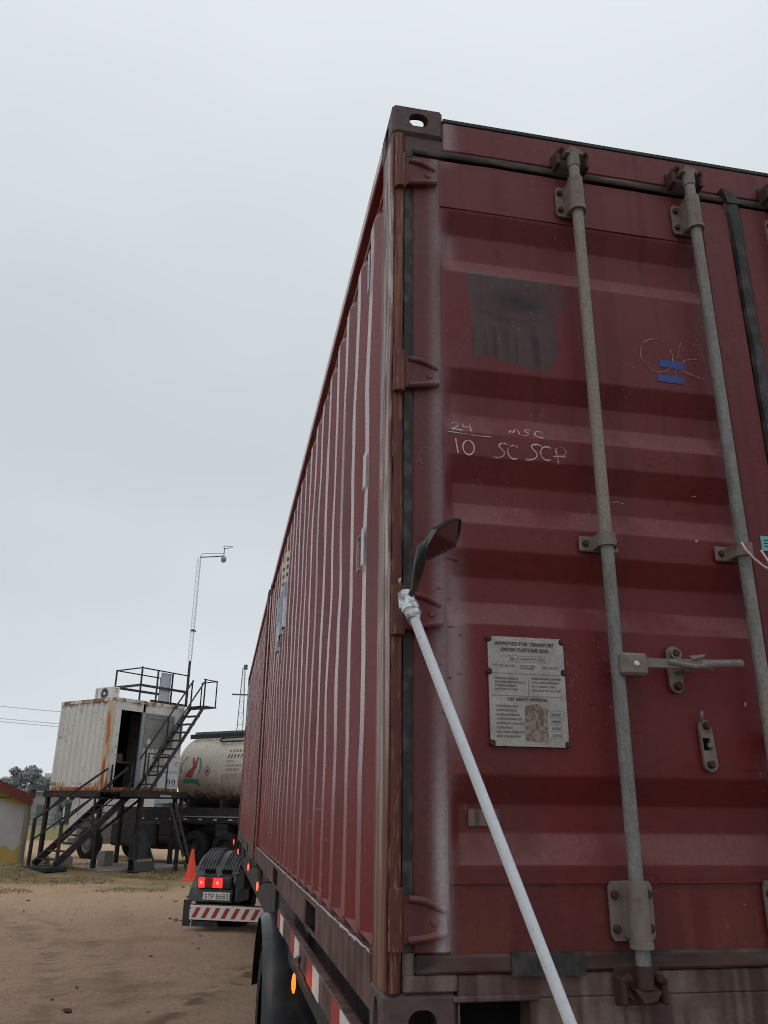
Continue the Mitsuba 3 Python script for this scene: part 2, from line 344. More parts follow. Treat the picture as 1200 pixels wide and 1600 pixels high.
def tube(pts, r, n=10):
    p = np.asarray(pts, float)
    r = np.broadcast_to(np.asarray(r, float), (len(p),))
    t = np.gradient(p, axis=0); t /= np.linalg.norm(t, axis=1, keepdims=True) + 1e-12
    ref = np.array([0, 0, 1.0]) if abs(t[0][2]) < .9 else np.array([1.0, 0, 0])
    a = np.cross(t[0], ref); a /= np.linalg.norm(a)
    A = []
    for k in range(len(p)):
        a = a - t[k] * (a @ t[k]); a /= np.linalg.norm(a); A.append(a)
    A = np.array(A); B = np.cross(t, A)
    ang = np.arange(n) * 2 * np.pi / n
    v = (p[:, None] + r[:, None, None] * (np.cos(ang)[None, :, None] * A[:, None] + np.sin(ang)[None, :, None] * B[:, None])).reshape(-1, 3)
    f = []
    for i in range(len(p) - 1):
        for j in range(n):
            k = (j + 1) % n
            f += [[i * n + j, i * n + k, (i + 1) * n + k], [i * n + j, (i + 1) * n + k, (i + 1) * n + j]]
    for j in range(1, n - 1):
        f += [[0, j + 1, j], [(len(p) - 1) * n, (len(p) - 1) * n + j, (len(p) - 1) * n + j + 1]]
    return TM(v, f)

def lathe(prof, c, axis='x', n=40):
    """(radius, along) pairs turned about an axis through c."""
    m = trimesh.creation.revolve(np.asarray(prof, float), sections=n)
    v = np.array(m.vertices)
    if axis == 'x': v = v[:, [2, 0, 1]]
    elif axis == 'y': v = v[:, [1, 2, 0]]
    return TM(v + np.asarray(c, float), m.faces)

def prism(pts, O, A, B, d):
    """A polygon in the plane O + a A + b B, d thick along A x B."""
    O, A, B = (np.asarray(k, float) for k in (O, A, B))
    poly = pts if hasattr(pts, 'geom_type') else Polygon(pts)
    if poly.geom_type != 'Polygon': poly = max(poly.geoms, key=lambda g: g.area)
    m = trimesh.creation.extrude_polygon(poly, abs(d), engine='earcut')
    v = np.array(m.vertices)
    N = np.cross(A, B)
    w = v[:, 2:] * (1 if d > 0 else -1)
    m = TM(O + v[:, :1] * A + v[:, 1:2] * B + w * N, m.faces if d > 0 else m.faces[:, ::-1])
    return m

def disc(c, r, n=16):
    a = np.arange(n) * 2 * np.pi / n
    return Polygon(np.stack([c[0] + r * np.cos(a), c[1] + r * np.sin(a)], 1))

def text(s, h, O, A, B, depth=.0006, bold=False, width=None):
    m = meshkit.text_mesh(s, h, depth, bold)
    v = np.array(m.vertices)
    if width: v[:, 0] *= width / np.ptp(v[:, 0])
    O, A, B = (np.asarray(k, float) for k in (O, A, B))
    return TM(O + v[:, :1] * A + v[:, 1:2] * B + v[:, 2:] * np.cross(A, B), m.faces)

def ribbon(pts, w, f, step=.01):
    """A flat pen stroke of width w along 2-D points, put on a surface by f(a, b) -> xyz (n x 3)."""
    p = np.asarray(pts, float)
    seg = np.linalg.norm(np.diff(p, axis=0), axis=1); s = np.r_[0, np.cumsum(seg)]
    k = max(int(s[-1] / step), 2 * len(p))
    t = np.linspace(0, s[-1], k + 1)
    q = np.stack([np.interp(t, s, p[:, 0]), np.interp(t, s, p[:, 1])], 1)
    d = np.gradient(q, axis=0); d /= np.linalg.norm(d, axis=1, keepdims=True) + 1e-9
    nrm = np.stack([-d[:, 1], d[:, 0]], 1)
    ww = w * 1.25 * (.75 + .5 * np.sin(t / (s[-1] + 1e-9) * 9.0) ** 2)[:, None]
    L, R = q + nrm * ww / 2, q - nrm * ww / 2
    v = np.vstack([f(L[:, 0], L[:, 1]), f(R[:, 0], R[:, 1])])
    n = k + 1
    F = []
    for i in range(k): F += [[i, i + 1, n + i + 1], [i, n + i + 1, n + i]]
    return TM(v, F)

def grid(X, Y, f):
    """A sheet over the grid X x Y: f(xx, yy) -> (..., 3)."""
    xx, yy = np.meshgrid(X, Y, indexing='ij')
    v = f(xx, yy).reshape(-1, 3)
    n = len(Y)
    i, j = np.meshgrid(np.arange(len(X) - 1), np.arange(n - 1), indexing='ij')
    a = (i * n + j).ravel()
    return TM(v, np.vstack([np.stack([a, a + n, a + n + 1], 1), np.stack([a, a + n + 1, a + 1], 1)]))

def cat(*ms):
    L = []
    for m in ms: L += m if isinstance(m, list) else [m]
    return trimesh.util.concatenate([TM(m.vertices, m.faces) for m in L])

def key(name, parent=None):
    k = f'{parent}__{name}' if parent else name
    if k not in scene and k not in labels: return k
    i = 1
    while f'{k}_{i:03d}' in scene or f'{k}_{i:03d}' in labels: i += 1
    return f'{k}_{i:03d}'

def add(name, meshes, m, parent=None, smooth=False, label=None, **more):
    k = key(name, parent)
    mesh = cat(meshes) if isinstance(meshes, list) else meshes
    v = np.asarray(mesh.vertices) @ FRAME[-1][:3, :3].T + FRAME[-1][:3, 3] + [0, 0, Z0]
    scene[k] = mikit.ply(TM(v, mesh.faces), 'mat_' + m, smooth=smooth, **more)
    if label: labels[k] = {'label': label}
    return k

def thing(name, label, cat_, group=None):
    k = key(name)
    labels[k] = {'label': label, 'category': cat_}
    if group: labels[k]['group'] = group
    return k

def tag(k, label=None, cat_=None, group=None, kind=None):
    d = labels.setdefault(k, {})
    for a, b in (('label', label), ('category', cat_), ('group', group), ('kind', kind)):
        if b: d[a] = b
    return k

def each(name, meshes, m, parent=None, smooth=False, label=None, **more):
    return [add(name, q, m, parent, smooth, label, **more) for q in meshes]

def glow(m, rgb):
    return dict(m, emitter={'type': 'area', 'radiance': {'type': 'rgb', 'value': list(rgb)}})

X1, Y1, Z1 = np.eye(3)

# ------------------------------------------------------------------ ground
def spread(a, b, step, lo, hi):
    mid = np.arange(a, b + 1e-6, step)
    g = np.geomspace(step, 1, 1)
    left = a - np.geomspace(step * 1.3, a - lo, 26)[::-1]
    right = b + np.geomspace(step * 1.3, hi - b, 26)
    return np.r_[left, mid, right]

def ground_z(x, y):
    p = np.stack([x, y, 0 * x], -1)
    z = (meshkit.fbm(p * .45, 3, 1) - .5) * .06 + (meshkit.fbm(p * 2.6, 3, 5) - .5) * .014
    for (a, b, w) in ((-1.15, .035, .16), (-1.75, .035, .16), (-4.4, .10, .22), (-5.1, .10, .22)):
        z = z - .018 * np.exp(-((x - (a - b * (y - 6) ** 2)) / w) ** 2)
    z = z + .27 * np.exp(-((x + 4.9) ** 2 + (y - 22.1) ** 2) / 2.6)
    z = z + .03 * np.exp(-((x + 1.02 - (y - 5.0) * .345) / .16) ** 2) * np.exp(-((y - 6.8) / 1.8) ** 4) * (meshkit.noise(p * 6.0, 8) + .2)
    fall = np.exp(-(np.maximum(np.hypot(x + 3, y - 14) - 34, 0) / 8) ** 2)
    return z * fall - Z0

gx, gy = spread(-11, 5, .11, -2500, 2500), spread(-3, 34, .11, -2500, 3500)
add('ground', grid(gx, gy, lambda x, y: np.stack([x, y, ground_z(x, y)], -1)), 'ground', smooth=True)
tag('ground', 'sandy brown dirt yard with wheel ruts', kind='structure')

# ------------------------------------------------------------------ shipping container
H, W, L = 2.591, 2.438, 6.058
# corrugation of a door: (z, depth) from the top down, depth 0 = outer face
DD = .035
RIBS = [(2.205, 2.140, 2.050, 1.985), (1.660, 1.592, 1.530, 1.462), (1.392, 1.322, 1.262, 1.196), (1.126, 1.058, .990, .928), (.566, .500, .437, .368)]
prof_z, prof_d = [2.39], [0.0]
for r_ in RIBS:
    for zz, dd in zip(r_, (0, DD, DD, 0)):
        prof_z.append(zz); prof_d.append(dd)
prof_z.append(.19); prof_d.append(0.0)
prof_z, prof_d = np.array(prof_z[::-1]), np.array(prof_d[::-1])

def door_depth(x, z, xl, xr):
    d = sum(np.interp(z + o, prof_z, prof_d) for o in (-.002, .002)) / 2
    # the pressed recesses close in a slope at both ends
    t = np.clip((np.minimum(x - xl, xr - x) - .003) / .030, 0, 1)
    return d * t

def door_sheet(xl, xr, seed):
    xs = np.unique(np.r_[np.r_[xl, xl + .003, np.linspace(xl + .006, xl + .033, 7), xl + .036, xl + .05], np.linspace(xl + .075, xr - .075, 30), np.r_[xr - .05, xr - .036, np.linspace(xr - .033, xr - .006, 7), xr - .003, xr]])
    zs = np.unique(np.round(np.r_[np.arange(.19, 2.3905, .012), prof_z - .0035, prof_z + .0035, prof_z, 2.39], 5)); zs = zs[(zs >= .19) & (zs <= 2.39)]
    def f(x, z):
        d = door_depth(x, z, xl, xr) + .006
        e = np.minimum(np.minimum(x - xl, xr - x) / .15, 1).clip(0)
        d = d + e * (meshkit.fbm(np.stack([x * 3.2, z * 3.2, 0 * x + seed], -1), 3, seed) - .5) * .012
        return np.stack([x, d, z], -1)
    m = grid(xs, zs, f)
    return TM(m.vertices, m.faces)

def door_y(x, z):
    """The outer face of the left door panel of the near container, for what is written or stuck on it."""
    xl, xr = .149, 1.03
    e = np.minimum(np.minimum(x - xl, xr - x) / .15, 1).clip(0)
    return door_depth(x, z, xl, xr) + .006 + e * (meshkit.fbm(np.stack([x * 3.2, z * 3.2, 0 * x + 1], -1), 3, 1) - .5) * .012

def on_door(x, z): return np.stack([x, door_y(x, z) - .0016, z], -1)
def on_frame(x, z): return np.stack([x, 0 * x - .0016, z], -1)

def casting(x, y, z):
    """An ISO corner casting: 162 wide, 178 deep, 118 high, with its holes; x, y, z = -1 or 1 say which corner."""
    import manifold3d as m3
    w, d, h = .162, .178, .118
    b = box(0, w, 0, d, 0, h, .010)
    body = m3.Manifold(m3.Mesh(np.asarray(b.vertices, np.float32), np.asarray(b.faces, np.uint32)))
    body = body - m3.Manifold.cube([w - .052, d - .052, h - .052]).translate([.026, .026, .026])
    def slot(a, b_, depth):
        c = m3.CrossSection.square([a, b_], True).offset(0)
        s = m3.CrossSection.circle(min(a, b_) / 2, 20)
        if a > b_: sl = m3.CrossSection.batch_hull([s.translate([(a - b_) / 2, 0]), s.translate([-(a - b_) / 2, 0])])
        else: sl = m3.CrossSection.batch_hull([s.translate([0, (b_ - a) / 2]), s.translate([0, -(b_ - a) / 2])])
        return sl.extrude(depth)
    front = slot(.064, .054, .07).rotate([90, 0, 0]).translate([.084, .045, .060])
    body = body - front
    side = slot(.051, .079, .07).rotate([90, 0, 90]).translate([-.02, .095, .058])
    body = body - side
    if z > 0: body = body - slot(.064, .124, .06).translate([.084, .09, h - .04])
    else: body = body - slot(.064, .124, .06).translate([.084, .09, -.02])
    me = body.to_mesh()
    v, f = np.array(me.vert_properties[:, :3]), np.array(me.tri_verts)
    if x > 0: v[:, 0] = W - v[:, 0]; f = f[:, ::-1]
    else: v[:, 0] -= 0.0
    if y > 0: v[:, 1] = L - v[:, 1]; f = f[:, ::-1]
    if z > 0: v[:, 2] += H - h
    m = TM(v, f)
    return m

PER = .278
def corrug(s):
    """Depth of the side wall at s metres along it; an outer flat is centred on s = 0."""
    t = np.abs((np.asarray(s) + PER / 2) % PER - PER / 2)
    return np.interp(t, [0, .035, .104, .139], [0, 0, .036, .036])

def side_wall(right=False, seed=3):
    ph = .428
    ks = [ph + PER * k + o for k in range(-1, 21) for o in (-.1389, -.104, -.035, .035, .104)]
    ys = np.array(sorted(y for y in ks if .165 < y < L - .165)); ys = np.r_[.165, ys, L - .165]
    zs = np.r_[.165, .19, np.arange(.23, 2.44, .045), 2.455, 2.50]
    def f(y, z):
        d = corrug(y - ph)
        d = d + .012
        tap = np.clip(np.minimum(z - .165, 2.50 - z) / .02, 0, 1)
        d = .030 * (1 - tap) + d * tap
        p = np.stack([y * 2.2, z * 2.2, 0 * y + seed], -1)
        dent = (meshkit.fbm(p, 3, seed) - .5) * .016 * tap
        wob = (meshkit.noise(np.stack([np.floor(y / PER + .3) * 3.7, z * 5.5, 0 * y], -1), seed + 2) - .5) * .036 * np.clip(1 - np.abs(z - 1.15) / .8, 0, 1)
        x = np.maximum(d + dent, .004)
        if right: x = W - x
        return np.stack([x, y + wob * tap, z], -1)
    return grid(ys, zs, f)

def container(name, label, near):
    c = thing(name, label, 'shipping container', 'red shipping containers on the trailer')
    for z in (1, -1):
        for x in (-1, 1):
            for y in (-1, 1):
                add('corner_casting', casting(x, y, z), 'casting', c, smooth=30)
    # side rails and walls
    for s in (0, 1):
        fx = (lambda a: a) if s == 0 else (lambda a: W - a)
        def bx(a0, a1, *r): return box(min(fx(a0), fx(a1)), max(fx(a0), fx(a1)), *r)
        add('top_rail', [bx(0.001, .045, .179, L - .179, 2.531, 2.586, .005), bx(.030, .060, .179, L - .179, 2.490, 2.5305)], 'red_side', c)
        gaps = [.179, 1.30, 1.66, 3.20, 3.60, L - .179]
        rails = [bx(.003, .013, gaps[i], gaps[i + 1], .050, .168, .003) for i in (0, 2, 4)]
        rails += [bx(.003, .013, gaps[i], gaps[i + 1], .1480, .168) for i in (1, 3)] + [bx(.003, .013, gaps[i], gaps[i + 1], .050, .058) for i in (1, 3)]
        rails += [bx(.013, .055, .179, L - .179, .1585, .1675), bx(.013, .05, .179, 1.30, .050, .058), bx(.013, .05, 1.66, 3.2, .050, .058), bx(.013, .05, 3.6, L - .179, .050, .058)]
        add('bottom_rail', rails, 'rail', c)
        add('side_panel', side_wall(s == 1), 'red_side', c, smooth=14)
        for i in (1, 3):
            y0, y1 = gaps[i], gaps[i + 1]
            add('forklift_pocket', [bx(.013, .6, y0, y0 + .006, .058, .148), bx(.013, .6, y1 - .006, y1, .058, .148), bx(.6, .606, y0, y1, .05, .15)], 'grime_shade', c)
        # corner posts: a rear (door end) post and a front post
        add('corner_post', [bx(.0005, .008, .004, .150, .1185, H - .1185, .0025)], 'post', c)
        add('corner_post', [bx(.002, .060, L - .15, L - .004, .1185, H - .1185, .006)], 'red_side', c)
        if s == 0 and near:
            wl, yy = [], np.arange(.2, 5.8, .05)
            pts = np.stack([0.0025 + .002 * rng.random(len(yy)), yy, .1685 + .0035 * rng.random(len(yy))], 1)
            wl.append(tube(pts, .0016 + .0020 * rng.random(len(yy)), 5))
            for k in range(26):
                y = .25 + 5.3 * rng.random()
                wl.append(hull(np.array([.002, y, .170]) + (rng.random((9, 3)) - .5) * [.008, .04, .010]))
            tag(add('sealant_bead', wl, 'sealant', c), kind='stuff')
    roof = grid(np.linspace(.045, W - .045, 3), np.linspace(.06, L - .06, 90), lambda x, y: np.stack([x, y, 2.560 + .012 * np.clip(np.sin(y * 30) * 2, -1, 1)], -1))
    add('roof', roof, 'red_side', c, smooth=40)
    add('floor', box(.056, W - .056, .06, L - .06, .130, .158), 'grime_shade', c)
    add('front_wall', [box(.06, W - .06, L - .05, L - .03, .118, 2.53)] + [box(x, x + .07, L - .03, L - .004, .16, 2.48, .01) for x in np.arange(.16, 2.2, .25)], 'red_side', c)
    # door end frame
    add('door_header', [box(.163, W - .163, .003, .062, 2.432, 2.545, .004), ], 'red_door', c)
    each('header_end', [box(.040, .162, .010, .07, 2.392, 2.472), box(W - .162, W - .040, .010, .07, 2.392, 2.472)], 'casting', c)
    add('header_lip', box(.163, W - .163, .001, .075, 2.5455, 2.560, .002), 'grime_shade', c)
    sill = [box(.163, .205 - .05, .002, .07, 0.004, .118)] if False else []
    sill += [box(.163, W - .163, .0015, .07, .1025, .150, .003), box(.1625, .166, .0, .07, .004, .10), box(.325, W - .325, .0015, .07, .004, .1022, .003), box(W - .166, W - .1625, .0, .07, .004, .10)]
    sill += [box(.150, .345, -.007, .0012, .099, .111, .003), box(.040, .162, -.002, .05, .1187, .151, .003), box(.040, .0655, .004, .05, .1515, .194)]
    add('door_sill', sill, 'dirty_red', c)
    each('sill_recess', [box(.166, .325, .0705, .075, .004, .1025), box(W - .325, W - .166, .0705, .075, .004, .1025)], 'black_hole', c)
    for s in (0, 1):
        pts = [(.010, 0), (.036, 0)]
        ps = []
        prof = [(.0082, .03), (.0082, .006), (.013, -.001), (.022, -.004), (.031, -.002), (.037, .004), (.0385, .03)]
        zs = np.arange(.119, H - .118, .012)
        for a, b_ in zip(zs[:-1:1], zs[1::1]): pass
        v, f = [], []
        for i, z in enumerate(zs):
            for (x, y) in prof:
                j = (meshkit.fbm(np.array([[z * 26, x * 120, s]]), 3, 2)[0] - .5) * .0085
                v.append([x + j * .5, y + j, z])
        n = len(prof)
        for i in range(len(zs) - 1):
            for j in range(n - 1):
                a = i * n + j
                f += [[a, a + 1, a + n + 1], [a, a + n + 1, a + n]]
        m = TM(v, f)
        if s: m = TM(np.array(m.vertices) * [-1, 1, 1] + [W, 0, 0], m.faces[:, ::-1])
        add('post_edge', m, 'rust_post', c, smooth=50, label='rust stained rounded edge of the corner post' if near and s == 0 else None)
    for d in range(2 if near else 0):
        def fx(x): return x if d == 0 else 2 * 1.155 - x if x > .2 and x < 1.2 else W - x
        def bx(a0, a1, *r):
            a0, a1 = fx(a0), fx(a1); return box(min(a0, a1), max(a0, a1), *r)
        xl, xr = (.149, 1.03) if d == 0 else (1.28, W - .149)
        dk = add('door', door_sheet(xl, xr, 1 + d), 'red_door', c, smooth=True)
        tag(dk, 'left door leaf with grey painted-out patch and chalk marks' if d == 0 else 'right door leaf at the edge of the view')
        if d == 0: fr = [box(.064, .1495, 0, .045, .192, 2.390, .004), box(1.03, 1.133, 0, .045, .192, 2.39, .004)]
        else: fr = [box(1.177, 1.28, 0, .045, .192, 2.39, .004), box(W - .1495, W - .064, 0, .045, .192, 2.390, .004)]
        fr += [box(xl, xr, .0015, .0062, 2.212, 2.2165), box(xl, xr, .0005, .006, .331, .3345)]
        add('frame', fr, 'red_door', dk)
        gk = []
        x0, x1 = (.040, .0635) if d == 0 else (W - .0635, W - .040)
        gk.append(box(x0, x1, .006, .03, .195, 2.385))
        add('side_gasket', gk, 'rubber', dk)
        x0, x1 = (.066, 1.128) if d == 0 else (1.178, W - .075)
        zt = np.linspace(x0, x1, 60)
        jj = (meshkit.fbm(np.stack([zt * 9, 0 * zt, 0 * zt], -1), 3, 4) - .5) * .006
        tm_ = tube(np.stack([zt, 0 * jj, 2.411 + jj], 1), .0135, 10)
        tm_ = TM(np.array(tm_.vertices) * [1, .45, 1] + [0, .001, 0], tm_.faces)
        tg = add('top_gasket', tm_, 'seal' if d == 0 else 'rubber', dk, smooth=True)
        bg = [box(x0, x1, -.006, .02, .1525, .1905, .006)]
        add('bottom_gasket', bg, 'seal', dk)
        if d == 0:
            add('rubber_repair', hull(np.array([[x, y, z] for x in (.284, .455) for y in (-.012, .004) for z in (.146, .191)]) + (rng.random((8, 3)) - .5) * .005), 'rubber', dk, label='black rubber strip patched over the bottom seal')
        # hinges
        for z in (2.312, 1.618, .948, .262):
            P = [(.040, -.048), (.040, .046), (.088, .040), (.134, .020), (.138, -.030), (.090, -.044)]
            if d: P = [(W - a, b_) for a, b_ in P][::-1]
            bl = [prism([(a, b_ + z) for a, b_ in P], [0, 0, 0], X1, Z1, .013)]
            sx = (lambda a: a) if d == 0 else (lambda a: W - a)
            bl += [tube([[sx(.050), -.012, z + .040], [sx(.085), -.015, z + .036], [sx(.132), -.013, z + .018]], .0085, 10),
                   tube([[sx(.050), -.012, z - .042], [sx(.088), -.015, z - .038], [sx(.134), -.013, z - .027]], .0085, 10)]
            hk = add('hinge', bl, 'red_door', dk, smooth=30)
            kn = [tube([[sx(.024), -.006, z - .062], [sx(.024), -.006, z + .062]], .0175, 14), bx(.0082, .044, -.010, .02, z - .052, z + .052, .004)]
            add('hinge_knuckle', kn, 'rust_post', dk, smooth=40)
            add('hinge_bolt', lathe([(0, -.016), (.008, -.016), (.010, -.013), (.010, 0)], [sx(.108), 0, z - .006], 'y', 14), 'red_door', dk, smooth=40)
        # locking rods
        for x in ((.575, .974) if d == 0 else (1.315, 1.735)):
            rod(c, x, near and x in (.575, .974))
    if near:
        cg = np.linspace(.165, 2.395, 60)
        jw = (meshkit.fbm(np.stack([cg * 6, 0 * cg, 0 * cg], -1), 3, 8) - .5) * .010
        v = []
        for z, j in zip(cg, jw):
            top = np.clip((z - 2.20) / .18, 0, 1)
            v += [[1.136 - .014 * top + j * .3, .004, z], [1.140 - .012 * top + j, -.010, z], [1.155 + j, -.016, z], [1.171 + j, -.010, z], [1.1755, .004, z]]
        f = []
        for i in range(len(cg) - 1):
            for j in range(4): a = i * 5 + j; f += [[a, a + 1, a + 6], [a, a + 6, a + 5]]
        add('centre_gasket', [TM(v, f), hull([[1.112, -.02, 2.440], [1.15, -.02, 2.425], [1.185, -.018, 2.385], [1.13, -.018, 2.385], [1.112, .003, 2.44], [1.185, .003, 2.42], [1.185, .003, 2.385], [1.13, .003, 2.385]])], 'rubber', c, smooth=40)
    else:
        add('door', box(.06, W - .06, .01, .05, .16, 2.43), 'red_door', c)
    return c

def rod(c, x, detailed):
    yr = -.047
    k = add('locking_rod', tube([[x, yr, .128], [x, yr, 2.432]], .0168, 20), 'galvanised', c, smooth=40)
    bolts = []
    # guide brackets
    for (zc, hh) in ((2.290, .056), (.274, .062)):
        xq = .058 if zc < 1 else .047
        P = [(x - .043, zc - hh), (x - .050, zc - hh + .012), (x - .050, zc + hh - .012), (x - .043, zc + hh), (x + xq - .007, zc + hh), (x + xq, zc + hh - .012), (x + xq, zc - hh + .012), (x + xq - .007, zc - hh)]
        pl = [prism(P, [0, 0, 0], X1, Z1, .007)]
        pl.append(tube([[x, yr, zc - hh * .95], [x, yr, zc + hh * 1.05]], .0235, 20))
        pl.append(box(x - .021, x + .021, yr + .004, -.004, zc - hh * .92, zc + hh * 1.02, .004))
        pl.append(tube([[x, yr, zc - hh - .010], [x, yr, zc - hh * .94]], .0265, 20))
        add('bracket', pl, 'fitting', k, smooth=35)
        for sx in (-.038, xq - .012):
            for sz in (-.6, .55):
                bolts.append(lathe([(0, -.017), (.007, -.017), (.0095, -.013), (.0095, -.004)], [x + sx, 0, zc + sz * hh], 'y', 12))
    for zc in (1.158,):
        pl = [box(x - .058, x + .052, -.0075, .0, zc - .021, zc + .021, .003)]
        pl.append(tube([[x, yr, zc - .018], [x, yr, zc + .018]], .0245, 18))
        pl.append(box(x - .023, x + .023, yr, -.004, zc - .017, zc + .017))
        add('guide', pl, 'fitting', k, smooth=35)
        for sx in (-.042, .040): bolts.append(lathe([(0, -.016), (.007, -.016), (.009, -.012), (.009, -.004)], [x + sx, 0, zc], 'y', 12))
    # cams and keepers at both ends
    for (zc, s) in ((2.440, 1), (.124, -1)):
        cam = [tube([[x, yr, zc - s * .045], [x, yr, zc]], .0195, 16),
               hull([[x - .030, yr - .014, zc], [x + .034, yr - .010, zc + s * .006], [x + .036, yr + .018, zc], [x - .028, yr + .022, zc], [x - .012, yr - .016, zc + s * .026], [x + .020, yr - .012, zc + s * .022], [x + .02, yr + .02, zc + s * .02], [x - .014, yr + .02, zc + s * .022]]),
               hull([[x - .048, yr + .004, zc + s * .010], [x - .030, yr - .008, zc + s * .022], [x - .026, yr + .020, zc + s * .002], [x - .050, yr + .028, zc + s * .008], [x - .028, yr + .028, zc + s * .026]])]
        add('cam', cam, 'rust_bolt' if s < 0 else 'fitting', k, smooth=30)
        kp = [box(x - .052, x + .056, -.006, .002, zc - .040, zc + .040, .003), box(x - .054, x - .040, -.046, .0, zc - .034, zc + .020, .004), box(x + .042, x + .056, -.046, .0, zc - .034, zc + .020, .004),
              tube([[x - .047, -.040, zc + .014], [x - .036, -.052, zc + .024]], .009, 8), tube([[x + .050, -.040, zc + .012], [x + .036, -.05, zc + .02]], .009, 8)]
        add('keeper', kp, 'rust_bolt', k, smooth=30)
    each('bolt', bolts, 'rust_bolt', k, smooth=30)
    if abs(x - .575) < .01:
        # handle with its hub, catch and seal plate
        hd = [box(x - .006, x + .066, -.082, -.026, .812, .866, .006)]
        hb = [hull([[x + .06, -.066, .834], [x + .06, -.066, .858], [x + .12, -.066, .836], [x + .12, -.066, .857], [x + .06, -.056, .834], [x + .06, -.056, .858], [x + .12, -.056, .836], [x + .12, -.056, .857]]),
              bar([x + .11, -.061, .8455], [x + .25, -.058, .850], .010, .024, (0, 0, 1), .002),
              tube([[x + .22, -.058, .8490], [x + .338, -.058, .8555]], .0110, 10), tube([[x + .13, -.064, .850], [x + .2, -.066, .841], [x + .25, -.06, .848]], .007, 8)]
        hb_ = cat(hd + hb); hb_ = TM(np.array(hb_.vertices) - [0, 0, .009], hb_.faces)
        hk = add('locking_handle', hb_, 'fitting', c, smooth=30)
        add('rivet', lathe([(0, -.0875), (.005, -.087), (.007, -.0835), (.007, -.08)], [x + .034, 0, .830], 'y', 12), 'white_paint', hk, smooth=30)
        st = [Polygon(np.vstack([[.756 + .020 * math.cos(a), .873 + .020 * math.sin(a)] for a in np.linspace(0, math.pi, 10)] + [[.756 + .019 * math.cos(a), .793 + .019 * math.sin(a)] for a in np.linspace(math.pi, 2 * math.pi, 10)]))]
        ct = [prism(st[0], [0, 0, 0], X1, Z1, .008), box(.750, .780, -.058, -.006, .822, .838, .003), hull([[.772, -.07, .850], [.800, -.066, .858], [.812, -.062, .866], [.806, -.060, .852], [.775, -.06, .842], [.772, -.05, .862], [.800, -.05, .850]]),
              tube([[.756, -.008, .872], [.756, -.020, .872]], .015, 12)]
        ck = add('handle_catch', ct, 'fitting', c, smooth=30)
        each('bolt', [lathe([(0, -.024), (.008, -.024), (.011, -.018), (.011, -.004)], [.756, 0, zz], 'y', 12) for zz in (.874, .790)], 'rust_bolt', ck, smooth=30)
        P = np.vstack([[.820 + .017 * math.cos(a), .690 + .018 * math.sin(a)] for a in np.linspace(0, math.pi, 10)] + [[.824 + .018 * math.cos(a), .600 + .017 * math.sin(a)] for a in np.linspace(math.pi, 2 * math.pi, 10)])
        hole = Polygon(P).difference(Polygon([(.808, .634), (.828, .634), (.828, .664), (.808, .664)]))
        sp = [prism(hole, [0, 0, 0], X1, Z1, .010), box(.817, .832, -.022, -.010, .640, .652, .002), tube([[.812, -.012, .70], [.806, -.020, .716], [.810, -.018, .728]], .004, 6)]
        sk = add('seal_plate', sp, 'fitting', c, smooth=30)
        each('bolt', [lathe([(0, -.024), (.007, -.024), (.0095, -.019), (.0095, -.004)], [.821, 0, zz], 'y', 12) for zz in (.694, .600)], 'rust_bolt', sk, smooth=30)
        add('dark_slot', box(.8085, .8275, .0005, .004, .6345, .6635), 'black_hole', sk)
    if abs(x - .974) < .01:
        hd = [box(x + .004, x + .075, -.084, -.026, .640, .690, .006), box(x - .012, x + .010, -.072, -.03, .632, .700, .006)]
        hk = add('locking_handle', hd, 'fitting', c, smooth=30)
        add('rivet', lathe([(0, -.0895), (.005, -.089), (.007, -.0855), (.007, -.082)], [x + .045, 0, .668], 'y', 12), 'white_paint', hk, smooth=30)

near = container('shipping_container', 'red shipping container in front, its locked door end facing the camera', True)
DOOR = near + '__door'

